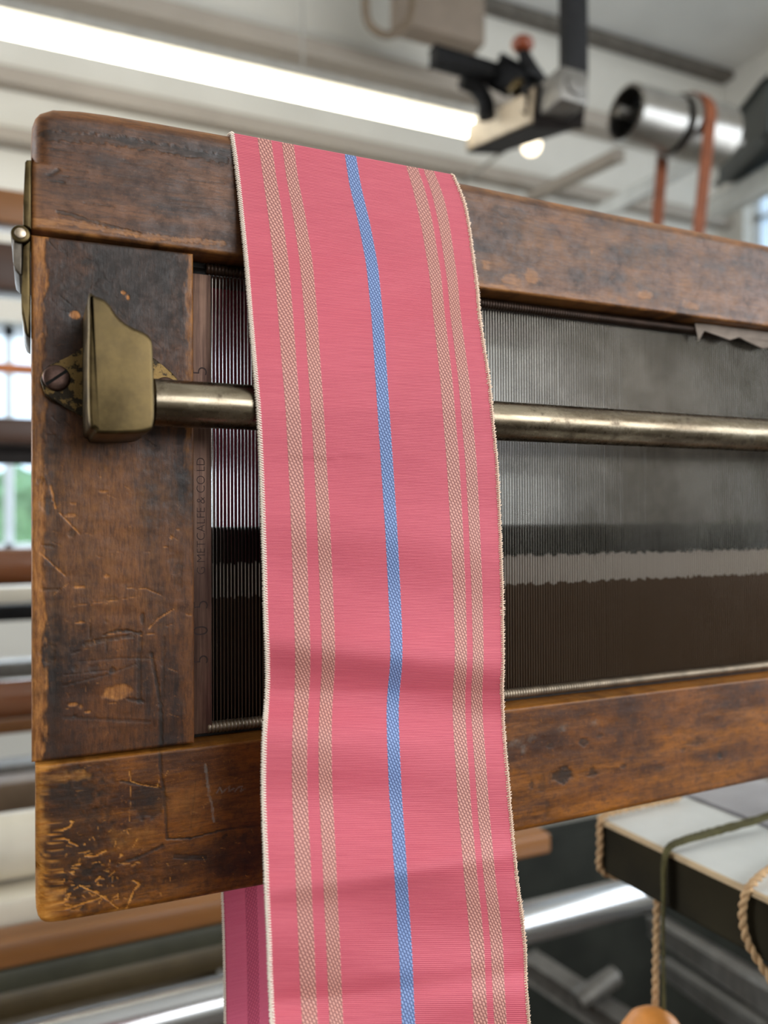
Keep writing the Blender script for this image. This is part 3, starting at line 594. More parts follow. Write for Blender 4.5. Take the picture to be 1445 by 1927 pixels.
for i in range(NR):
    t = i/(NR-1); yl = 252+t*(2070-252)
    yr = np.interp(yl, [252, 300, 400, 600, 2070], [330, 368, 452, 622, 2072])
    xl, xr = cs(yl, Ly[:, 0], Ly[:, 1]), cs(yr, Ry[:, 0], Ry[:, 1])
    for j in range(NU):
        u = j/(NU-1)
        a = (1-u)*yl+u*yr
        Yb = np.interp(a, ry, rY)
        k = np.clip((a-820)/200, 0, 1)
        rip = 0.0011*k*math.sin(a/58.0+u*1.9)+0.0008*k*math.sin(a/33.0-u*3.1+1.0)+0.0011*np.clip((a-1250)/250, 0, 1)*math.sin(a/47.0+3.5*u*u+0.6)
        rip += 0.0006*math.sin(u*math.pi*2.0+a/140.0)*np.clip((a-420)/200, 0, 1)
        rip -= 0.0030*math.exp(-((a-1235-40*(u-0.5))/38)**2)*(0.55+0.45*math.sin(u*2.6+0.4)) - 0.0022*math.exp(-((a-1318-30*u)/42)**2)
        rip -= 0.0016*math.exp(-((a-1655+70*(u-0.3))/26)**2) - 0.0014*math.exp(-((a-1860+60*(u-.5))/24)**2)
        rip += 0.0012*math.exp(-((a-455-60*(u-0.5))/40)**2)*math.sin(u*5.0)*0.8
        Yb = Yb + rip*1.1
        rip0 = 0.0010*math.exp(-((a-585+90*(u-0.5))/55)**2)-0.0009*math.exp(-((a-660+60*u)/45)**2)
        Yb += rip0
        if 640 < a < 860: Yb = min(Yb, np.interp(a, ry, rY)+0.0004)
        # along the row: straight in space between the two edges, then bowed by the folds
        pl_, pr_ = at(xl, yl, Yb), at(xr, yr, Yb)
        p = pl_+(pr_-pl_)*u
        front[i, j] = p
    if True:                                                    # the blue stripe wanders a little
        us = np.linspace(0, 1, NU); row0 = front[i].copy(); q = row0-CAM; zc_ = q@_fw; px_ = 722.5+F*(q@_r2)/zc_; py_ = 963.5-F*(q@_u2)/zc_
        sb = 0.504
        for _ in range(3): bx = float(cs(np.interp(sb, us, py_), BL[:, 0], BL[:, 1])); sb = float(np.interp(bx, px_, us))
        dl = float(np.clip(sb-0.504, -0.05, 0.05)); ss = us+dl*(4*us*(1-us))**1.5
        for c in range(3): front[i, :, c] = np.interp(ss, us, row0[:, c])
top = front[0]
zt_u = np.interp(top[:, 0], _tx, _tz)+ZC
# over the cap and down the far side
back_rows = []
for s in np.linspace(0, 1, 16)[1:]:                            # front shoulder to crown
    ang = s*math.pi/2
    row = top.copy(); z1 = zt_u+0.0006; row[:, 2] = top[:, 2]+(z1-top[:, 2])*math.sin(ang); row[:, 1] = top[:, 1]+(0.0075-top[:, 1])*(1-math.cos(ang)); back_rows.append(row)
for y in np.linspace(0.010, 0.043, 8): r_ = back_rows[14].copy(); r_[:, 1] = y; back_rows.append(r_)
for s in np.linspace(0, 1, 8)[1:]:
    r_ = back_rows[14].copy(); ang = s*math.pi/2; r_[:, 1] = 0.043+0.0055*math.sin(ang); r_[:, 2] -= 0.0055*(1-math.cos(ang)); back_rows.append(r_)
zt0 = back_rows[-1][:, 2].copy(); last = back_rows[-1].copy()
for k in range(1, 90):
    s = k/89.0; r_ = last.copy(); zz = zt0-s*0.45; r_[:, 2] = zz
    r_[:, 0] = last[:, 0]+0.0068*np.clip(s/0.7, 0, 1.2); r_[:, 1] = 0.0488+0.0012*math.sin(s*23)*np.linspace(1, 0.3, NU)*min(1, s*6)+0.004*s; back_rows.append(r_)
grid = np.concatenate([front[::-1], np.array(back_rows)])
NT_ = len(grid)
mid = grid[:, NU//2]; arc = np.concatenate([[0], np.cumsum(np.linalg.norm(np.diff(mid, axis=0), axis=1))])
du = np.gradient(grid, axis=1); dv = np.gradient(grid, axis=0); nrm = np.cross(du, dv); nrm /= np.linalg.norm(nrm, axis=2, keepdims=True)+1e-12
if nrm[60, NU//2, 1] > 0: nrm = -nrm
def sheet(offset): return (grid+nrm*offset).reshape(-1, 3)
ribbon = thing('striped_ribbon', 'pink woven ribbon with tan stripes and one blue stripe, draped over the wooden batten', 'ribbon', None, (0.12, 0.0, Z(0.149)))
OFB = Matrix.Translation((-0.12, 0, -Z(0.149)))
V = np.vstack([sheet(0.00022), sheet(-0.00022)]); nv = NT_*NU
idx = np.arange(nv).reshape(NT_, NU); F_, MI, UVs = [], [], []
def uvof(i, j): return (j/(NU-1), arc[i])
for i in range(NT_-1):
    for j in range(NU-1):
        q = [(i, j), (i, j+1), (i+1, j+1), (i+1, j)]
        F_.append([int(idx[a]) for a in q]); MI.append(0); UVs += [uvof(*a) for a in q]
        q = q[::-1]; F_.append([int(idx[a])+nv for a in q]); MI.append(1); UVs += [uvof(*a) for a in q]
for i in range(NT_-1):
    for j in (0, NU-1):
        F_.append([int(idx[i, j]), int(idx[i+1, j]), int(idx[i+1, j])+nv, int(idx[i, j])+nv]); MI.append(0); UVs += [uvof(i, j), uvof(i+1, j), uvof(i+1, j), uvof(i, j)]
me = bpy.data.meshes.new('ribbon_cloth'); me.from_pydata(V.tolist(), [], F_)
uvl = me.uv_layers.new(name='UVMap'); uvl.data.foreach_set('uv', np.array(UVs, np.float32).ravel())
me.materials.append(RIBF); me.materials.append(RIBB); me.polygons.foreach_set('material_index', MI); me.update()
for p in me.polygons: p.use_smooth = True
o = link('cloth', me, None, ribbon); o.matrix_parent_inverse = OFB
def selvedge(j, sgn, mat, name, fray):
    """overlocked edge: one slanted thread loop per millimetre"""
    e = grid[:, j]; ins = grid[:, j-sgn*2] if True else None
    L = np.concatenate([[0], np.cumsum(np.linalg.norm(np.diff(e, axis=0), axis=1))]); bm = bmesh.new(); n = int(L[-1]/0.00088)
    rs = np.random.default_rng(j+3)
    for k in range(n):
        s = (k+0.5)*0.00088; q = np.array([np.interp(s, L, e[:, c]) for c in range(3)]); q2 = np.array([np.interp(s+0.0009, L, e[:, c]) for c in range(3)])
        d = (q2-q)/np.linalg.norm(q2-q); i = min(np.searchsorted(L, s), NT_-1)
        wv = ins[i]-e[i]; wv = wv-d*np.dot(wv, d); wv /= np.linalg.norm(wv); nn = nrm[i, j]
        ln = 0.00125+fray*rs.normal()*0.0003; sl = 0.0005+rs.normal()*0.0001*(1+2*fray)
        a = q+wv*ln*0.9-d*sl*0.2+nn*0.00026; b = q+wv*0.0003+d*sl*0.3+nn*0.0005; c_ = q-wv*(0.0005+0.0004*fray*abs(rs.normal()))+d*sl*0.8+nn*0.0001; e_ = q+wv*0.0005+d*sl-nn*0.00045
        add_tube(bm, [a, b, c_, e_], [0.0002, 0.00034, 0.00032, 0.0002], 5)
    pts = [Vector(e[i]-0*nrm[i, j]) for i in range(0, NT_, 2)]; add_tube(bm, pts, 0.00038, 6)
    o = obj(name, bm, mat); o.parent = ribbon; o.matrix_parent_inverse = OFB; o['label'] = 'whipped pale thread edge'; return o
selvedge(0, -1, SELV, 'selvedge', 0.1); selvedge(NU-1, 1, SELVR, 'selvedge', 0.6)
# ------------------------------------------------------------------ the room
def mat_wall(name, c, var=0.1):
    t = NT(name); n = t.noise(t.coord(), 3.0, 5, 0.6); n2 = t.noise(t.coord((0.3, 1, 6)), 4.0, 3)
    k = t.mix(t.ramp(n, 0.3, 0.7), tuple(x*(1-var) for x in c[:3])+(1,), c)
    return t.fin(k, 0.75)
WALL = mat_wall('limewash', lin(204, 200, 190)); CEIL = mat_wall('ceiling_paint', lin(214, 212, 206)); TRIM = mat_wall('grey_paint', lin(160, 150, 138), 0.15)
FLOOR = simple('floor_boards', lin(70, 58, 46), 0.6, 0, 0.3, 6, (0.3, 4, 1)); FRAME = simple('window_glare_tint', lin(214, 226, 236), 0.5, 0, 0.05)  # frame colour tinted pale blue for the backlit glare
XL, XR, YN, YF_, ZT = -2.6, 2.64, -2.6, 2.12, ZC+1.84
def wall_x(name, y, th, x0, x1, z0, z1, hole, mat):            # wall along x with an opening
    bm = bmesh.new(); hx0, hx1, hz0, hz1 = hole; a, b = min(y, y+th), max(y, y+th)
    for lo, hi in (((x0, a, z0), (hx0, b, z1)), ((hx1, a, z0), (x1, b, z1)), ((hx0, a, z0), (hx1, b, hz0)), ((hx0, a, hz1), (hx1, b, z1))): add_box(bm, lo, hi)
    return structure(name, bm, mat)
def wall_y(name, x, th, y0, y1, z0, z1, holes, mat):
    bm = bmesh.new(); a, b = min(x, x+th), max(x, x+th); y = y0
    for (h0, h1, hz0, hz1) in holes:
        add_box(bm, (a, y, z0), (b, h0, z1)); add_box(bm, (a, h0, z0), (b, h1, hz0)); add_box(bm, (a, h0, hz1), (b, h1, z1)); y = h1
    add_box(bm, (a, y, z0), (b, y1, z1)); return structure(name, bm, mat)
GLASS = NT('window_glass')
_g = GLASS.n('ShaderNodeBsdfTransparent'); _h = GLASS.n('ShaderNodeBsdfGlossy'); _h.inputs['Roughness'].default_value = 0.05
_f = GLASS.n('ShaderNodeMixShader'); _f.inputs[0].default_value = 0.06; GLASS.l(_g.outputs[0], _f.inputs[1]); GLASS.l(_h.outputs[0], _f.inputs[2])
GLASS.l(_f.outputs[0], GLASS.t.nodes['Material Output'].inputs['Surface']); GLASS = GLASS.m
wz0, wz1 = at(30, 1045, YF_)[2], at(30, 605, YF_)[2]
W1 = (-1.05, 0.92, wz0, wz1)
wall_x('wall_far', YF_, 0.18, XL, XR+0.2, 0, ZT, W1, WALL)
W4 = (0.2, 2.5, 1.55, 3.0); wall_x('wall_near', YN, -0.18, XL, XR+0.2, 0, ZT, W4, WALL)
w2a, w2b = 1.45, 2.02
W2 = (w2a, w2b, ZC+0.75, ZC+1.45); W3 = (-2.25, 0.9, 1.3, 2.6)
wall_y('wall_right', XR, 0.18, YN, YF_+0.18, 0, ZT, [W3, W2], WALL)
W5 = (0.25, 1.85, 1.4, 2.8); wall_y('wall_left', XL, -0.18, YN-0.18, YF_+0.18, 0, ZT, [W5], WALL)  # left opening is added to go with the fill light
bm = bmesh.new(); add_box(bm, (XL-0.18, YN-0.18, ZT), (XR+0.2, YF_+0.18, ZT+0.15)); structure('ceiling', bm, CEIL)
bm = bmesh.new(); add_box(bm, (XL-0.18, YN-0.18, -0.1), (XR+0.2, YF_+0.18, 0)); structure('floor', bm, FLOOR)
def window(name, axis, pos, h, nx, nz):
    bm = bmesh.new(); a0, a1, z0, z1 = h; f = 0.03
    def bx(u0, u1, v0, v1):
        if axis == 'x': add_box(bm, (u0, pos-0.025, v0), (u1, pos+0.025, v1))
        else: add_box(bm, (pos-0.025, u0, v0), (pos+0.025, u1, v1))
    bx(a0, a0+f, z0, z1); bx(a1-f, a1, z0, z1); bx(a0, a1, z0, z0+f); bx(a0, a1, z1-f, z1)
    for k in range(1, nx): u = a0+(a1-a0)*k/nx; bx(u-0.012, u+0.012, z0, z1)
    for k in range(1, nz): u = z0+(z1-z0)*k/nz; bx(a0, a1, u-0.012, u+0.012)
    o = structure(name, bm, FRAME)
    bm = bmesh.new()
    if axis == 'x': q = [(a0, pos, z0), (a1, pos, z0), (a1, pos, z1), (a0, pos, z1)]
    else: q = [(pos, a0, z0), (pos, a1, z0), (pos, a1, z1), (pos, a0, z1)]
    bm.faces.new([bm.verts.new(p) for p in q]); g = obj('pane', bm, GLASS, o, False)
window('window_1', 'x', YF_+0.09, W1, 4, 2); window('window_4', 'x', YN-0.09, W4, 6, 3)
window('window_3', 'y', XR+0.09, W3, 5, 3); window('added_window_left', 'y', XL-0.09, W5, 4, 3); window('window_2', 'y', XR+0.09, W2, 2, 3)  # the left window is unseen, added only for the fill light
# greenery and a pale yard wall outside
LEAF = simple('leaves', lin(128, 164, 122), 0.8, 0, 0.4, 8)
def bush(x, y, z, r, label, seed):
    bm = bmesh.new(); bmesh.ops.create_icosphere(bm, subdivisions=4, radius=r)
    for v in bm.verts:
        n = v.co.normalized(); v.co *= 0.8+0.5*float(fbm(np.array(n.x*5+seed), np.array(n.y*5+n.z*3), seed)); v.co += Vector((x, y, z))
    add_cyl(bm, (x, y, -0.05), (x, y, z), 0.03, 8)
    tag(obj('bush', bm, LEAF), label, 'bush')
_q = at(38, 930, 3.3); bush(_q[0], 3.3, _q[2]-0.06, 0.16, 'green bush outside seen through the window left of the batten', 2)
_q = at(1432, 425, 2.9); bush(_q[0], 2.9, _q[2]-0.12, 0.34, 'green foliage outside the small window at the far right', 5)
YARD = simple('yard_wall', lin(226, 226, 220), 0.8, 0, 0.05)
bm = bmesh.new(); add_box(bm, (-4, 4.6, 0), (5, 4.8, ZC+0.08)); structure('yard_wall', bm, YARD)
bm = bmesh.new(); add_box(bm, (-6, YF_+0.19, -0.2), (7, 7, -0.05)); add_box(bm, (XR+0.21, -5, -0.2), (7, YF_+0.19, -0.05)); structure('yard_ground', bm, YARD)
# ceiling beams and wall rails
bm = bmesh.new(); p = at(1180, 0, 1.75); add_box(bm, (XL, 1.0, ZT-0.14), (XR, 1.42, ZT-0.001), 0.01); structure('trim_1', bm, CEIL)
for k, (x, y, Y, h) in enumerate([(150, 175, 2.10, 0.05), (480, 70, 2.06, 0.06), (40, 262, 2.08, 0.04)]):
    p = at(x, y, Y); bm = bmesh.new(); add_box(bm, (XL, Y-0.03, p[2]-h/2), (XR, YF_, p[2]+h/2), 0.008); structure('trim_%d' % (k+2), bm, TRIM)
p = at(1170, 100, 2.10); bm = bmesh.new(); add_box(bm, (1.25, 2.06, ZT-0.035), (XR, YF_, ZT-0.001), 0.005); structure('trim_5', bm, simple('painted_corner_shade', lin(96, 90, 82), 0.8))  # dark strip painted in for the shade where wall meets ceiling

# ------------------------------------------------------------------ lamps
EM = NT('lit_tube'); EM.b.inputs['Emission Color'].default_value = (1.0, 0.93, 0.74, 1); EM.b.inputs['Emission Strength'].default_value = 9.0; EM = EM.m
tl = thing('tube_light', 'long glowing white tube lamp hanging above the batten', 'lamp')
a_, b_ = at(0, 48, 1.50), at(897, 246, 1.47); d_ = (b_-a_)/np.linalg.norm(b_-a_); a_ = a_-d_*0.55
bm = bmesh.new(); add_cyl(bm, a_, b_, 0.0205, 20, 0.006); obj('tube', bm, EM, tl)
HOUSE = simple('lamp_housing', lin(150, 146, 138), 0.5, 0, 0.1)
bm = bmesh.new(); add_beam(bm, a_+np.array([0, 0, .036]), b_+np.array([0, 0, .036]), 0.04, 0.026, 0.004); obj('lamp_housing', bm, HOUSE, tl)
bm = bmesh.new(); add_cyl(bm, b_, b_+d_*0.03, 0.022, 20, 0.004); obj('end_cap', bm, HOUSE, tl)
for t in (0.5, 1.2):
    q = a_+d_*t; bm = bmesh.new(); add_cyl(bm, q+np.array([0, 0, .045]), (q[0], q[1], ZT), 0.003, 8); obj('hanging_wire', bm, HOUSE, tl)
EM2 = NT('lit_globe'); EM2.b.inputs['Emission Color'].default_value = (1.0, 0.82, 0.55, 1); EM2.b.inputs['Emission Strength'].default_value = 2.6; EM2 = EM2.m
p = at(1000, 274, 1.7); gl = thing('globe_lamp', 'small round glowing lamp beside the overhead bracket arm', 'lamp', None, tuple(p))
bm = bmesh.new(); bmesh.ops.create_uvsphere(bm, u_segments=20, v_segments=12, radius=0.03); obj('globe', bm, EM2, gl)
bm = bmesh.new(); add_cyl(bm, (0, 0, 0.026), (0, 0.12, 0.05), 0.010, 12); add_cyl(bm, (0, 0.12, 0.05), (0, YF_-p[1], 0.05), 0.006, 10); obj('lamp_arm', bm, HOUSE, gl)

# ------------------------------------------------------------------ overhead gear
BLACK = simple('black_iron', lin(22, 21, 21), 0.65, 0.0, 0.3, 60, spec=0.15); GREYI = simple('grey_iron', lin(112, 108, 102), 0.45, 0.6, 0.2, 60)
TANI = simple('tan_iron', lin(172, 150, 122), 0.5, 0.2, 0.2, 40); KNOB = simple('brown_knob_wood', lin(120, 54, 24), 0.4, 0, 0.25, 60)
Yb = 0.85
ov = thing('overhead_bracket', 'black iron bracket with hanging bar and slanted arm under the ceiling', 'bracket')
q = at(1077, 150, Yb)
bm = bmesh.new(); add_box(bm, (q[0]-0.022, Yb-0.012, q[2]), (q[0]+0.028, Yb+0.012, ZT), 0.004); obj('hanging_bar', bm, BLACK, ov)
bm = bmesh.new(); c = at(1072, 168, Yb-0.02); add_box(bm, (c[0]-0.03, Yb-0.035, c[2]-0.03), (c[0]+0.03, Yb+0.03, c[2]+0.03), 0.006); obj('clamp_block', bm, GREYI, ov)
bm = bmesh.new(); add_cyl(bm, (c[0], Yb-0.042, c[2]), (c[0], Yb-0.03, c[2]), 0.018, 20, 0.003); obj('clamp_bolt', bm, GREYI, ov)
e = at(916, 262, 1.42); st_ = np.array([c[0]+0.008, Yb+0.02, c[2]-0.012])
bm = bmesh.new(); add_beam(bm, st_, e, 0.085, 0.058, 0.005); arm = obj('arm', bm, simple('arm_shaded_black', lin(30, 25, 22), 0.75, 0, 0.25, 40, spec=0.12), ov)  # body colour holds the shade on the arm's underside
bm = bmesh.new(); _d = Vector(e-st_).normalized(); _s = np.array(_d.cross(Vector((0, 0, 1))).normalized()); off = -_s*0.046*(1 if _s[0] > 0 else -1)+np.array([0, 0, 0.003]); add_beam(bm, st_+off, e+off, 0.006, 0.056, 0.002); o = obj('arm_lit_side', bm, simple('arm_lit_tan', lin(150, 132, 108), 0.6, 0, 0.2, 40), ov); o['label'] = 'pale tan side face, coloured as lit'  # separate pale plate paints the lamp-lit left side of the arm
bm = bmesh.new(); a1, b1 = at(815, 106, 1.12), at(955, 147, 1.12); add_beam(bm, a1, b1, 0.024, 0.032, 0.005); obj('lever_bar', bm, BLACK, ov)
bm = bmesh.new(); m0, m1 = at(950, 142, 1.12), at(1000, 170, 1.05); add_beam(bm, m0, m1, 0.05, 0.05, 0.01); add_beam(bm, m1, (c[0]-0.02, Yb+0.06, c[2]+0.01), 0.03, 0.03, 0.006); obj('knuckle', bm, BLACK, ov)
bm = bmesh.new(); k0, k1 = at(1002, 150, 1.08), at(985, 100, 1.08); add_lathe(bm, k0, k1, [(0, 0.026), (0.02, 0.020), (0.05, 0.013), (0.07, 0.010)], 20); obj('knob_stem', bm, BLACK, ov)
kb = at(983, 84, 1.08); bm = bmesh.new(); bmesh.ops.create_uvsphere(bm, u_segments=20, v_segments=12, radius=0.024)
for v in bm.verts: v.co = Vector((v.co.x, v.co.y, v.co.z*0.75))+Vector(kb)
obj('knob', bm, KNOB, ov)
bm = bmesh.new(); pts = smooth_path([at(868, 152, 1.15), at(895, 165, 1.15), at(912, 190, 1.15), at(916, 222, 1.15)], 5); add_tube(bm, pts, [0.016+0.004*i/len(pts) for i in range(len(pts))], 10); obj('hook', bm, BLACK, ov)
n0 = at(963, 170, 1.06); bm = bmesh.new(); add_cyl(bm, n0, (n0[0], n0[1]-0.03, n0[2]), 0.011, 12, 0.002); obj('brass_nut', bm, BRASS, ov)['label'] = 'yellow brass nut'
PALE = simple('pale_grey_paint', lin(186, 186, 180), 0.5, 0, 0.1, 20)
DRUM = simple('bright_drum_steel', lin(140, 136, 130), 0.3, 0.95, 0.1, 20)
sh = thing('line_shaft', 'overhead shaft carrying two bright steel pulley drums at upper right', 'shaft')
Ys_ = 1.0; d1 = at(1176, 213, Ys_); d2 = at(1268, 234, Ys_); zs = (d1[2]+d2[2])/2
def drum(x0, x1, r, nm):
    bm = bmesh.new(); add_lathe(bm, (x0, Ys_, zs), (x1, Ys_, zs), [(0.05, 0.012), (0.05, r-0.012), (0.0, r-0.007), (0.0, r-0.003), (0.003, r), ((x1-x0)-0.003, r), ((x1-x0), r-0.003), ((x1-x0), 0.012)], 48)
    o = obj(nm, bm, DRUM, sh); 
    bm = bmesh.new(); add_cyl(bm, (x0+0.04, Ys_, zs), (x0+0.049, Ys_, zs), r-0.008, 32); h = obj('drum_hollow_shade', bm, BLACK, o); h['label'] = 'black disc for the shaded hollow end'  # black disc stands in for the shade inside the hollow drum
drum(d1[0], d1[0]+0.125, 0.058, 'drum'); drum(d2[0], d2[0]+0.135, 0.066, 'drum')
bm = bmesh.new(); add_cyl(bm, (d1[0]-0.02, Ys_, zs), (d2[0]+0.20, Ys_, zs), 0.011, 16, 0.002); obj('shaft_rod', bm, GREYI, sh)
bm = bmesh.new(); add_box(bm, (d2[0]+0.165, Ys_, zs-0.02), (d2[0]+0.185, YF_, zs+0.02), 0.003); obj('shaft_bracket', bm, PALE, sh)
LEATHER = simple('leather', lin(112, 60, 33), 0.7, 0, 0.2, 40, spec=0.2)
bx0 = d2[0]+0.036; rb = 0.068; loop = []
for k in range(25): t = math.pi*k/24; loop.append((bx0, Ys_-rb*math.cos(t), zs+rb*math.sin(t)))
low = ZC-0.30; sx = -0.15
for k in range(1, 13): s = k/12; loop.append((bx0+sx*s, Ys_+rb-0.02*s, zs+(low-zs)*s))
for k in range(1, 12): t = math.pi*k/12; loop.append((bx0+sx, Ys_+(rb-0.02)*math.cos(t), low-(rb-0.02)*math.sin(t)))
for k in range(12, 0, -1): s = k/12; loop.append((bx0+sx*s, Ys_-rb+0.02*s, zs+(low-zs)*s))
bm = bmesh.new(); n = len(loop); wv = 0.015; th = 0.0022; rings = []
for i in range(n):
    p = Vector(loop[i]); tg = (Vector(loop[(i+1) % n])-Vector(loop[i-1])).normalized(); nn = tg.cross(Vector((1, 0, 0))).normalized()
    rings.append([bm.verts.new(p+Vector((wv*a, 0, 0))+nn*th*b) for a, b in ((-1, -1), (1, -1), (1, 1), (-1, 1))])
for i in range(n):
    A, B = rings[i], rings[(i+1) % n]
    for k in range(4): bm.faces.new((A[k], A[(k+1) % 4], B[(k+1) % 4], B[k]))
tag(obj('drive_belt', bm, LEATHER), 'brown leather belt looped over the right steel drum', 'belt')
# right edge: dark machine casing and pale rails
mc = thing('machine_casing', 'dark cast machine casing at the right edge under the ceiling', 'machine')
DKG = simple('dark_green_paint', lin(30, 36, 31), 0.5, 0.1, 0.3, 20)
m0, m1 = at(1392, 300, 1.35), at(1490, 200, 0.95); bm = bmesh.new(); add_beam(bm, m0, m1, 0.11, 0.12, 0.015); obj('casing', bm, DKG, mc)
bm = bmesh.new(); v0 = at(1368, 338, 1.38); add_lathe(bm, v0, m0, [(0, 0.02), (0.01, 0.028), (0.05, 0.03)], 20); obj('casing_end', bm, BLACK, mc)
bm = bmesh.new(); add_cyl(bm, at(1445, 236, 1.1), at(1445, 190, 1.1), 0.012, 12, 0.002); obj('spout', bm, KNOB, mc)['label'] = 'brown spout'
bm = bmesh.new(); add_beam(bm, at(1348, 392, 1.55), at(1520, 300, 0.95), 0.05, 0.045, 0.006); tag(obj('painted_rail', bm, PALE), 'pale grey painted rail slanting under the dark casing at the right edge', 'rail')
bm = bmesh.new(); add_beam(bm, at(1000, 372, 2.05), at(1165, 292, 1.6), 0.03, 0.03, 0.006); tag(obj('painted_rail', bm, TRIM), 'grey rail slanting on the pale wall left of the leather belt', 'rail')
bm = bmesh.new(); add_beam(bm, at(1130, 400, 2.0), at(1240, 345, 1.6), 0.03, 0.03, 0.006); tag(obj('painted_rail', bm, TRIM), 'grey rail low on the pale wall just above the cap rail near the belt', 'rail')
bm = bmesh.new(); q0, q1 = at(745, -70, 1.75), at(905, 95, 1.75); add_box(bm, (q0[0], 1.72, q1[2]), (q1[0], 1.80, ZT), 0.01); tag(obj('wooden_board', bm, simple('brown_grey_board', lin(120, 106, 92), 0.7, 0, 0.12, 8)), 'brown board hanging high up behind the overhead bracket', 'board')
HOOKM = simple('dull_pipe', lin(104, 88, 70), 0.6, 0.1, 0.15, 20)
bm = bmesh.new(); add_tube(bm, smooth_path([at(690, -60, 1.6), at(688, 20, 1.6), at(700, 52, 1.6), at(730, 66, 1.6), at(762, 50, 1.6), at(775, 10, 1.6), at(776, -60, 1.6)], 6), 0.011, 10); tag(obj('hanging_loop', bm, HOOKM), 'dull brown bent pipe loop hanging from the ceiling', 'pipe')

# ------------------------------------------------------------------ loom bars behind the frame
WB = simple('brown_rail_wood', lin(126, 80, 38), 0.35, 0, 0.25, 12, (0.3, 2, 2)); WD = simple('dark_rail_wood', lin(66, 40, 24), 0.4, 0, 0.3, 12, (0.3, 2, 2))
WV = simple('varnished_wood', lin(104, 60, 32), 0.14, 0, 0.2, 12, (0.3, 2, 2), 0, 0.7); CREAM = simple('cream_paint', lin(214, 204, 184), 0.35, 0, 0.06, 20)
ST = simple('bright_roller_steel', lin(196, 196, 196), 0.22, 0.95, 0.08, 20, (0.2, 1, 1)); GREEN = simple('olive_paint', lin(74, 72, 56), 0.5, 0.1, 0.2, 20)
ORANGE = simple('orange_wood', lin(190, 112, 62), 0.5, 0, 0.15, 20)
def zz(px, py, Y): return at(px, py, Y)[2]
def rail(name, y0, y1, Y, dep, mat, label, cat, x0=-1.3, x1=1.1, px=30, g=None):
    bm = bmesh.new(); za, zb = zz(px, y1, Y), zz(px, y0, Y); add_box(bm, (x0, Y, za), (x1, Y+dep, zb), min(0.004, (zb-za)*0.2))
    return tag(obj(name, bm, mat), label, cat, g)
def roller(y0, y1, Y, mat, label, x0=-1.2, x1=1.1, px=30, g='loom rollers behind the batten', mat2=None):
    r = abs(zz(px, y0, Y)-zz(px, y1, Y))/2*0.98; zc = (zz(px, y0, Y)+zz(px, y1, Y))/2
    t = thing('loom_roller', label, 'roller', g, (x0, Y, zc))
    bm = bmesh.new(); add_cyl(bm, (0, 0, 0), (x1-x0, 0, 0), r, 40, r*0.08); obj('barrel', bm, mat, t)
    bm = bmesh.new(); add_cyl(bm, (-0.05, 0, 0), (x1-x0+0.05, 0, 0), r*0.4, 16); obj('axle', bm, GREYI, t)
rail('wooden_rail', 357, 421, 1.00, 0.05, WB, 'highest brown wooden rail left of the batten hinge', 'rail')
rail('wooden_rail', 457, 545, 0.90, 0.06, WD, 'thick dark brown rail below the highest one, left of the hinge', 'rail')
rail('thin_rail', 684, 702, 1.60, 0.02, ORANGE, 'thin orange wooden rail crossing the bright window', 'rail')
rail('wooden_rail', 786, 835, 0.92, 0.05, WD, 'brown rail across the window below the orange one', 'rail'); rail('wooden_rail', 838, 872, 0.97, 0.04, BOARD, 'blackish rail right under the brown one across the window', 'rail')
roller(1030, 1102, 0.80, WV, 'glossy brown wooden roller just below the window', x1=0.9)
rail('painted_rail', 1104, 1136, 1.15, 0.05, CREAM, 'narrow cream rail under the glossy roller', 'rail'); rail('iron_rail', 1139, 1169, 1.05, 0.04, BLACK, 'dark grey iron rail under the narrow cream rail', 'rail')
rail('painted_rail', 1246, 1277, 1.25, 0.05, GREYI, 'grey rail under the bright gap left of the batten', 'rail')
roller(1278, 1352, 0.70, WV, 'glossy dark roller with bright top beside the worn end post', x1=0.8); rail('wooden_rail', 1353, 1381, 0.78, 0.03, WB, 'brown rail hugging the underside of the glossy dark roller', 'rail', x1=0.8)
rail('iron_rail', 1440, 1472, 0.98, 0.05, GREYI, 'grey iron rail level with the post and sill joint', 'rail'); rail('wooden_rail', 1473, 1528, 0.92, 0.05, simple('grey_brown_wood', lin(120, 98, 76), 0.5, 0, 0.2, 12), 'grey brown rail below the grey iron rail', 'rail')
roller(1528, 1650, 0.55, CREAM, 'fat cream roller left of the batten corner', x1=0.40)
rail('iron_rail', 1660, 1692, 0.60, 0.03, ST, 'thin steel rail between the cream roller and the cream rail', 'rail', x1=0.5)
rail('painted_rail', 1693, 1770, 0.50, 0.05, CREAM, 'broad cream rail running under the batten corner', 'rail', x1=0.36)
rail('wooden_rail', 1772, 1822, 0.46, 0.035, WB, 'brown wooden rail passing behind the hanging ribbon tail', 'rail', x1=0.55)
rail('wooden_rail', 1823, 1868, 0.50, 0.04, GREEN, 'olive rail directly under the brown wooden rail', 'rail', x1=0.44)
roller(1838, 1925, 0.42, ST, 'bright steel roller crossing behind both ribbon layers', x1=0.66, px=420)
roller(1990, 2075, 0.50, GREYI, 'grey steel roller lowest at the bottom left corner', x1=0.30, px=30)
rail('wooden_rail', 1800, 1835, 0.66, 0.04, simple('olive_brown_wood', lin(92, 76, 48), 0.5, 0, 0.2, 12), 'olive brown rail above the bright steel roller', 'rail', x1=0.5, px=380)
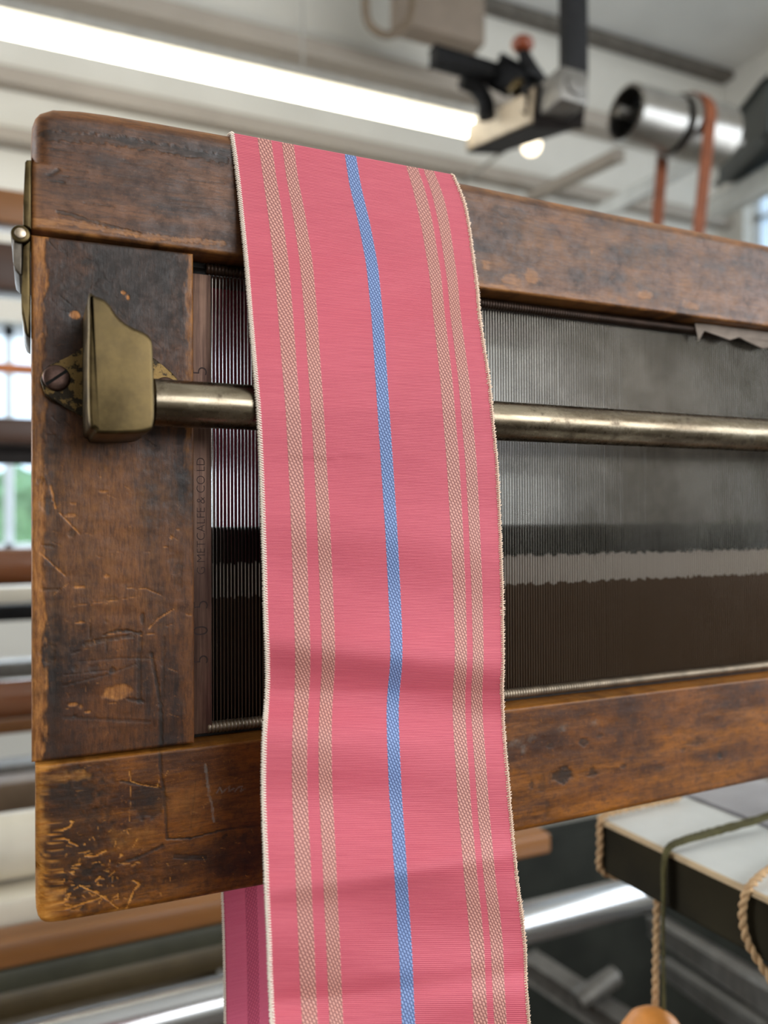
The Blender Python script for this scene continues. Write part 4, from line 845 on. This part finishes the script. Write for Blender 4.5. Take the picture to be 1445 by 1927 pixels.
# dark lower loom frame
lf = thing('loom_side_frame', 'dark iron loom frame with slanted grey bars below the batten at right', 'loom frame')
DK = simple('dark_iron_paint', lin(32, 33, 28), 0.7, 0.0, 0.3, 12, spec=0.15)
bm = bmesh.new(); add_box(bm, (0.30, 1.02, 0.0), (1.9, 1.08, zz(1050, 1560, 1.05)), 0.006); obj('side_panel', bm, DK, lf)
for k, (A, B, w) in enumerate([((1235, 1742, .55), (1470, 1890, .22), .02), ((1248, 1816, .62), (1440, 1948, .28), .018), ((995, 1815, .75), (1200, 1950, .55), .03)]):
    bm = bmesh.new(); add_beam(bm, at(*A), at(*B), w, w*1.1, 0.003); obj('slanted_bar', bm, GREYI, lf)
bm = bmesh.new(); add_cyl(bm, at(1085, 1885, .62), at(1160, 1835, .62), 0.014, 16, 0.003); obj('short_rod', bm, GREYI, lf)
bm = bmesh.new(); add_box(bm, (-1.3, 1.2, 0.0), (0.32, 1.25, zz(200, 1750, 1.2)), 0.006); obj('lower_panel', bm, simple('brown_grey_panel', lin(96, 84, 66), 0.6, 0, 0.3, 8), lf)
# beam with cords at lower right
zb = zz(1128, 1541, 0.14); bk = np.array([0.3587, 0.14, zb]); ax = np.array([0.072, -0.997, 0.0]); sd = np.array([0.997, 0.072, 0.0])
PLATE = simple('pale_plate', lin(206, 206, 200), 0.3, 0.0, 0.06, 20); DKW = simple('dark_beam_wood', lin(36, 31, 18), 0.75, 0, 0.3, 20, spec=0.15)
bt = thing('cord_beam', 'dark beam with pale top plate wrapped in cords below the batten at right', 'beam')
def plank(a, w, h, L, z0, mat, nm, par, bev=0.0015):
    c0 = a+ax*L/2+sd*w/2; bm = bmesh.new(); c0[2] = z0-h/2; add_beam(bm, c0-ax*L/2, c0+ax*L/2, w, h, bev); return obj(nm, bm, mat, par)
plank(bk, 0.086, 0.032, 0.34, zb-0.0022, DKW, 'beam_body', bt); plank(bk, 0.086, 0.0022, 0.34, zb, PLATE, 'top_plate', bt, 0.0006)
plank(bk-sd*0.0012, 0.0024, 0.0026, 0.34, zb+0.0002, simple('plate_edge_wood', lin(186, 160, 124), 0.6, 0, 0.1, 60), 'plate_edge', bt, 0.0005)
p2 = bk+sd*0.090-ax*0.012
tag(plank(p2, 0.075, 0.020, 0.34, zb+0.002, simple('grey_plank_paint', lin(150, 146, 146), 0.5, 0, 0.1, 20), 'grey_plank', None), 'flat grey plank lying beside the dark beam with cords', 'plank')
TWINE = simple('tan_twine', lin(186, 152, 112), 0.9, 0, 0.15, 200); OLIVE = simple('olive_thread', lin(78, 72, 34), 0.8, 0, 0.2, 200)
def twisted(path, r, n, mat, bm, tw=600.0):
    L = [0]
    for a, b in zip(path[:-1], path[1:]): L.append(L[-1]+float(np.linalg.norm(np.array(b)-np.array(a))))
    for k in range(n):
        pts = []
        for i, p in enumerate(path):
            p = np.array(p); q = np.array(path[min(i+1, len(path)-1)])-np.array(path[max(i-1, 0)]); q = q/(np.linalg.norm(q)+1e-9)
            s = np.cross(q, [0.3, 0.5, 0.81]); s /= np.linalg.norm(s); u = np.cross(q, s); t = L[i]*tw+2*math.pi*k/n
            pts.append(p+(s*math.cos(t)+u*math.sin(t))*r*0.55)
        add_tube(bm, pts, r*0.62, 7)
zt = zb+0.002
bl = lambda s, w, z: bk+ax*s+sd*w+np.array([0, 0, z])
bm = bmesh.new(); o1 = [bl(0.004, 0.075, .003), bl(0.003, 0.03, .0035), bl(0.003, 0.002, .003), bl(0.003, -0.0022, -.002), bl(0.003, -0.0025, -.018), bl(0.003, -0.0022, -.033), bl(0.01, 0.006, -.0375), bl(0.04, 0.02, -.038)]
twisted(smooth_path(o1, 10), 0.0022, 2, TWINE, bm, 500); tag(obj('twine_loop', bm, TWINE), 'tan twine looped round the far end of the dark beam', 'twine')
bm = bmesh.new(); o2 = [bl(.045, .007, -.033), bl(.045, .006, -.05), bl(.046, .004, -.08), bl(.047, .002, -.11), bl(.048, .001, -.14)]
twisted(smooth_path(o2, 10), 0.0022, 2, TWINE, bm, 500); tag(obj('hanging_twine', bm, TWINE), 'straight tan twine hanging below the dark beam beside the olive thread', 'twine')
s3 = 0.118
bm = bmesh.new(); o3 = [bl(s3-0.01, 0.07, .004), bl(s3-0.006, 0.03, .004), bl(s3, 0.004, .003), bl(s3, -0.0035, -.003), bl(s3-.001, -0.0045, -.015), bl(s3+.002, -0.004, -.028), bl(s3+.010, -0.001, -.040), bl(s3+.02, 0.0, -.050)]
twisted(smooth_path(o3, 10), 0.0022, 2, TWINE, bm, 500)
e3 = o3[-1]; twisted(smooth_path([e3, e3+np.array([0.004, 0, -.004]), e3+np.array([.001, -.003, -.008]), e3+np.array([-.003, .002, -.006]), e3+np.array([.002, .0, -.002]), e3+np.array([.004, -.002, -.02]), e3+np.array([.004, 0, -.05])], 10), 0.0026, 2, TWINE, bm, 500)
tag(obj('twine_loop', bm, TWINE), 'tan twine knotted round the near part of the dark beam at the right edge', 'twine')
s4 = 0.062
bm = bmesh.new(); o4 = [bl(s4+0.005, 0.13, .014), bl(s4+0.004, 0.09, .008), bl(s4, 0.045, .005), bl(s4, 0.012, .0045), bl(s4, -0.002, .002), bl(s4, -0.0055, -.006), bl(s4, -0.006, -.02), bl(s4, -0.0065, -.04), bl(s4, -0.0065, -.07), bl(s4, -0.0065, -.115)]
for k in range(9):
    ph = smooth_path([p+np.array([0.0023*math.cos(k*2.4+i*.3), 0.0023*math.sin(k*2.4+i*.5), 0.0012*math.sin(k+i*0.7)]) for i, p in enumerate(o4)], 8); twisted(ph, 0.0009, 2, OLIVE, bm, 900)
tag(obj('olive_thread', bm, OLIVE), 'bundle of olive thread lying over the dark beam and hanging straight down', 'thread')
kn = at(1230, 1970, 0.075); bm = bmesh.new(); add_lathe(bm, (kn[0], kn[1], kn[2]-0.022), (kn[0], kn[1], kn[2]+0.022), [(0.0, 0.004), (0.001, 0.009), (0.006, 0.015), (0.014, 0.0195), (0.022, 0.0205), (0.030, 0.0195), (0.038, 0.0145), (0.042, 0.009), (0.044, 0.004)], 32)
tag(obj('wooden_weight', bm, simple('honey_wood', lin(214, 138, 62), 0.4, 0, 0.15, 60)), 'round honey coloured wooden weight at the lower end of the hanging threads', 'weight')
